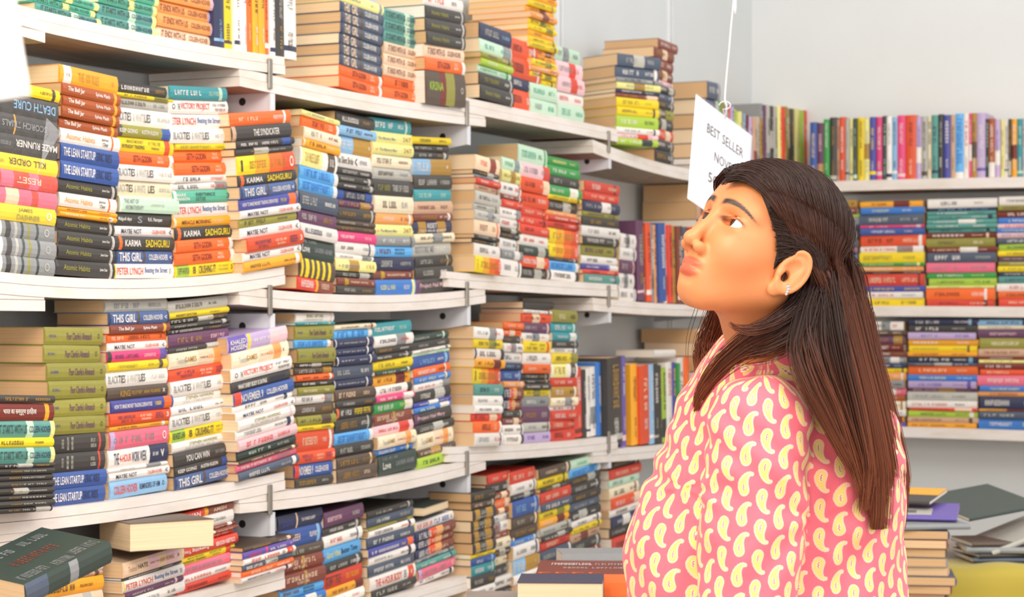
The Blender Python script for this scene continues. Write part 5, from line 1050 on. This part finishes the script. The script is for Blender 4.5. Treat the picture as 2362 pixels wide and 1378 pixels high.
big_book(LEFT.mat(s_c, -.02, zpix(714, LEFT.pt(s_c, 0)[1])+.002, 0), .21, .020, .14, 'K', 1, 'black book lying flat over the third lower stack, third bay')
s_c = LEFT.s_of(1528, -.03)
big_book(LEFT.mat(s_c, -.02, zpix(824, LEFT.pt(s_c, 0)[1]), 0), .20, .024, .14, 'W', 3, 'large white book lying flat on top of the upright books, fourth bay')
# ---------------------------------------------------------------- clear wrapping over the boxed set, first bay
s0_, s1_ = LEFT.s_of(-24, .012), LEFT.s_of(130, .012); sm_ = (s0_+s1_)/2
wr = thing('plastic_wrap', (*LEFT.pt(sm_, .0), 1.47), 'crinkled clear plastic wrapped round the first stack of the upper shelf', 'plastic wrap')
wrap_m = glossy_clear('crinkled_wrap', .12, .045, 1.0, 38)
V, F = [], []; nx_, nz_ = 26, 46; Yc = LEFT.pt(sm_, .01)[1]; za, zb_ = zpix(612, Yc), zpix(226, Yc); rw = random.Random(3)
for j in range(nz_+1):
    for i in range(nx_+1):
        V.append(((i/nx_-.5)*(s1_-s0_)*1.01, -.012-rw.random()*.0045-.003*math.sin(i*1.3+j*.7), (j/nz_)*(zb_-za)))
for j in range(nz_):
    for i in range(nx_): q = j*(nx_+1)+i; F.append((q, q+1, q+nx_+2, q+nx_+1))
mesh_obj('film', V, F, [wrap_m], wr, mw=LEFT.mat(sm_, .0, za), smooth=True)
V = [(0, -.013, 0), (.055, -.018, .060), (.012, -.016, .085), (.02, -.02, .03), (-.02, -.016, -.03)]
mesh_obj('loose_flap', V, [(0, 1, 2), (0, 3, 1), (4, 3, 0)], [glossy_clear('torn_film', .3, .22, .8, 30)], wr, mw=LEFT.mat(sm_+.045, .004, zpix(372, Yc)))

# ---------------------------------------------------------------- table at the far right with magazines under and over a mustard cloth
TY = 5.5; tzr = W3(0, 1312, TY)[2]
t2 = thing('display_table', (1.75, 5.9, 0), 'display table draped in a mustard cloth, heaped with magazines', 'table')
v, f = box_vf(1.16, 2.2, TY, 6.35, tzr-.03, tzr-.004); mesh_obj('table_top', v, f, [tb_m], t2)
for lx in (1.2, 2.12):
    for ly in (TY+.04, 6.28): v, f = box_vf(lx, lx+.04, ly, ly+.04, 0, tzr-.03); mesh_obj('leg', v, f, [pin_m], t2)
def cloth_mat():
    m, nt, b = node_mat('mustard_cloth'); b.inputs['Base Color'].default_value = hexc('b8a334'); b.inputs['Roughness'].default_value = .65; b.inputs['Sheen Weight'].default_value = .3
    n = nt.nodes.new('ShaderNodeTexNoise'); n.inputs['Scale'].default_value = 300; bp = nt.nodes.new('ShaderNodeBump'); bp.inputs['Strength'].default_value = .2; nt.links.new(n.outputs[0], bp.inputs['Height']); nt.links.new(bp.outputs[0], b.inputs['Normal']); return m
V, F = [], []; nx_, nz_ = 90, 26
for j in range(nz_+1):
    for i in range(nx_+1):
        x = 1.14+1.08*i/nx_; h = j/nz_; w = min(1, h*1.6)
        d_ = .028*math.sin(x*19+1.5*math.sin(h*3))+.016*math.sin(x*41+h*4+1)
        if h < .12: V.append((x, TY+.25-.27*(h/.12), tzr+.001+.004*math.sin(x*30)))
        else: V.append((x, TY-.022-.03*(h-.12)+d_*w*(h), tzr-(h-.12)*(tzr-.1)/.88))
for j in range(nz_):
    for i in range(nx_): q = j*(nx_+1)+i; F.append((q, q+1, q+nx_+2, q+nx_+1))
cl = mesh_obj('tablecloth', V, F, [cloth_mat()], smooth=True); tag(cl, 'mustard yellow cloth with heavy folds over the display table', 'tablecloth')
md = cl.modifiers.new('t', 'SOLIDIFY'); md.thickness = .002
MAGC = ['U', 'K', 'G', 'Z', 'N', 'g', 'K', 'Z', 'J', 'U']
MN = []
def mag(x, y, z, ang, W, H, T, c, lab, rx=0, ry=0, panel=None, pi=3):
    M = Matrix.Translation((x, y, z)) @ Matrix.Rotation(ang, 4, 'Z') @ Matrix.Rotation(rx, 4, 'X') @ Matrix.Rotation(ry, 4, 'Y')
    r = big_book(M, W, T, H, c, pi, lab, name='magazine', group='magazines heaped on the display table')
    if panel:
        for (a, b_, c2, d2, col) in panel:
            v, f = box_vf(a*W-W/2, b_*W-W/2, c2*H, d2*H, T, T+.0006); o = mesh_obj('printed_panel', v, f, [paper_mat(col)]); o.parent = r
            del o
    return r
zz = tzr+.004
mag(1.37, 5.60, zz, .05, .26, .20, .012, 'U', 'slate magazine at the bottom of the heap, front edge towards the cloth')
mag(1.38, 5.61, zz+.013, .16, .25, .20, .010, 'K', 'black magazine second from the bottom of the heap')
mag(1.35, 5.60, zz+.024, -.08, .25, .20, .016, 'G', 'grey magazine third from the bottom of the heap')
mag(1.36, 5.62, zz+.041, .10, .24, .19, .012, 'J', 'brown magazine in the middle of the heap under the leaning ones')
mag(1.46, 5.64, zz+.075, .25, .36, .22, .014, 'Z', 'long pale magazine leaning up towards the wall, tan edge showing', ry=-.33, pi=0)
mag(1.36, 5.72, zz+.118, .55, .27, .22, .010, 'g', 'dark glossy magazine lying askew on top of the heap', ry=-.10, rx=.20)
mag(1.66, 5.60, zz+.03, -.15, .25, .20, .012, 'g', 'dark green magazine with a yellow edge at the far end of the table', panel=((0, 1, 0, .06, 'Y'),))
mag(1.66, 5.62, zz+.002, .12, .26, .20, .014, 'K', 'black magazine under the green one at the far end of the table', panel=((.1, .5, .1, .4, 'Y'),))
mag(1.64, 5.63, zz+.060, .30, .24, .19, .010, 'U', 'slate magazine resting on the green one at the far end', ry=-.1)
# tall pile of paperbacks beside her back, spines turned to the wall side
pz0 = .45; bench = thing('side_bench', (1.04, 5.35, 0), 'low bench under the tall pile of paperbacks behind her back', 'bench')
v, f = box_vf(.80, 1.20, 5.15, 5.5, pz0-.03, pz0-.001); mesh_obj('bench_top', v, f, [tb_m], bench)
for lx in (.82, 1.15):
    for ly in (5.17, 5.45): v, f = box_vf(lx, lx+.03, ly, ly+.03, 0, pz0-.03); mesh_obj('leg', v, f, [pin_m], bench)
r_ = random.Random(11); z = pz0; k = 0
ztop = zpix(1222, 5.25); cols = ['F', 'J', 'G', 'C', 'J', 'F', 'G', 'N', 'R', 'K', 'S', 'U', 'F', 'G', 'J', 'S', 'N', 'U', 'd', 'S']
wn = ['topmost', 'second', 'third', 'fourth', 'fifth', 'sixth', 'seventh', 'eighth', 'ninth', 'tenth', 'eleventh', 'twelfth', 'thirteenth', 'fourteenth', 'fifteenth', 'sixteenth', 'seventeenth', 'eighteenth', 'nineteenth', 'twentieth']
n_ = 17; th = (ztop-pz0)/n_
for i in range(n_):
    c = cols[i % len(cols)]
    M = Matrix.Translation((1.13+r_.uniform(-.008, .008), 5.25+r_.uniform(-.01, .01), z)) @ Matrix.Rotation(math.radians(62)+r_.uniform(-.08, .08), 4, 'Z')
    M = Matrix.Translation((1.115+r_.uniform(-.01, .01), 5.30+r_.uniform(-.01, .01), z)) @ Matrix.Rotation(math.radians(78)+r_.uniform(-.08, .08), 4, 'Z')
    big_book(M, .18, th*.97, .125, c, 2 if i % 3 else 0, f'{CNAME[c]} paperback, {wn[n_-1-i]} in the tall pile behind her back', group='paperbacks piled on the bench', bands=((.3, .7, r_.choice('GNOdZ')),)); z += th
mag(1.02, 5.22, z+.001, .12, .27, .20, .014, 'G', 'tan-edged grey magazine on top of the tall paperback pile', pi=0)
mag(1.00, 5.30, z+.018, -.25, .26, .20, .010, 'V', 'purple and white magazine lying on the tall paperback pile', rx=.10, panel=((.15, .75, .15, .6, 'Z'), (.3, .6, .25, .45, 'G')))
mag(.98, 5.42, z+.050, -.5, .22, .16, .010, 'K', 'black magazine with a yellow corner at the back of the pile', rx=.14, panel=((.55, 1, .5, 1, 'X'),))
# flat-lying extras on the left shelves
def flat(u, v, Y, ang, L, T, D, c, lab, pi=0, z=None, **k):
    M = place(u, v, Y, ang) if z is None else onz(place(u, v, Y, ang), z)
    return big_book(M, L, T, D, c, pi, lab, **k)
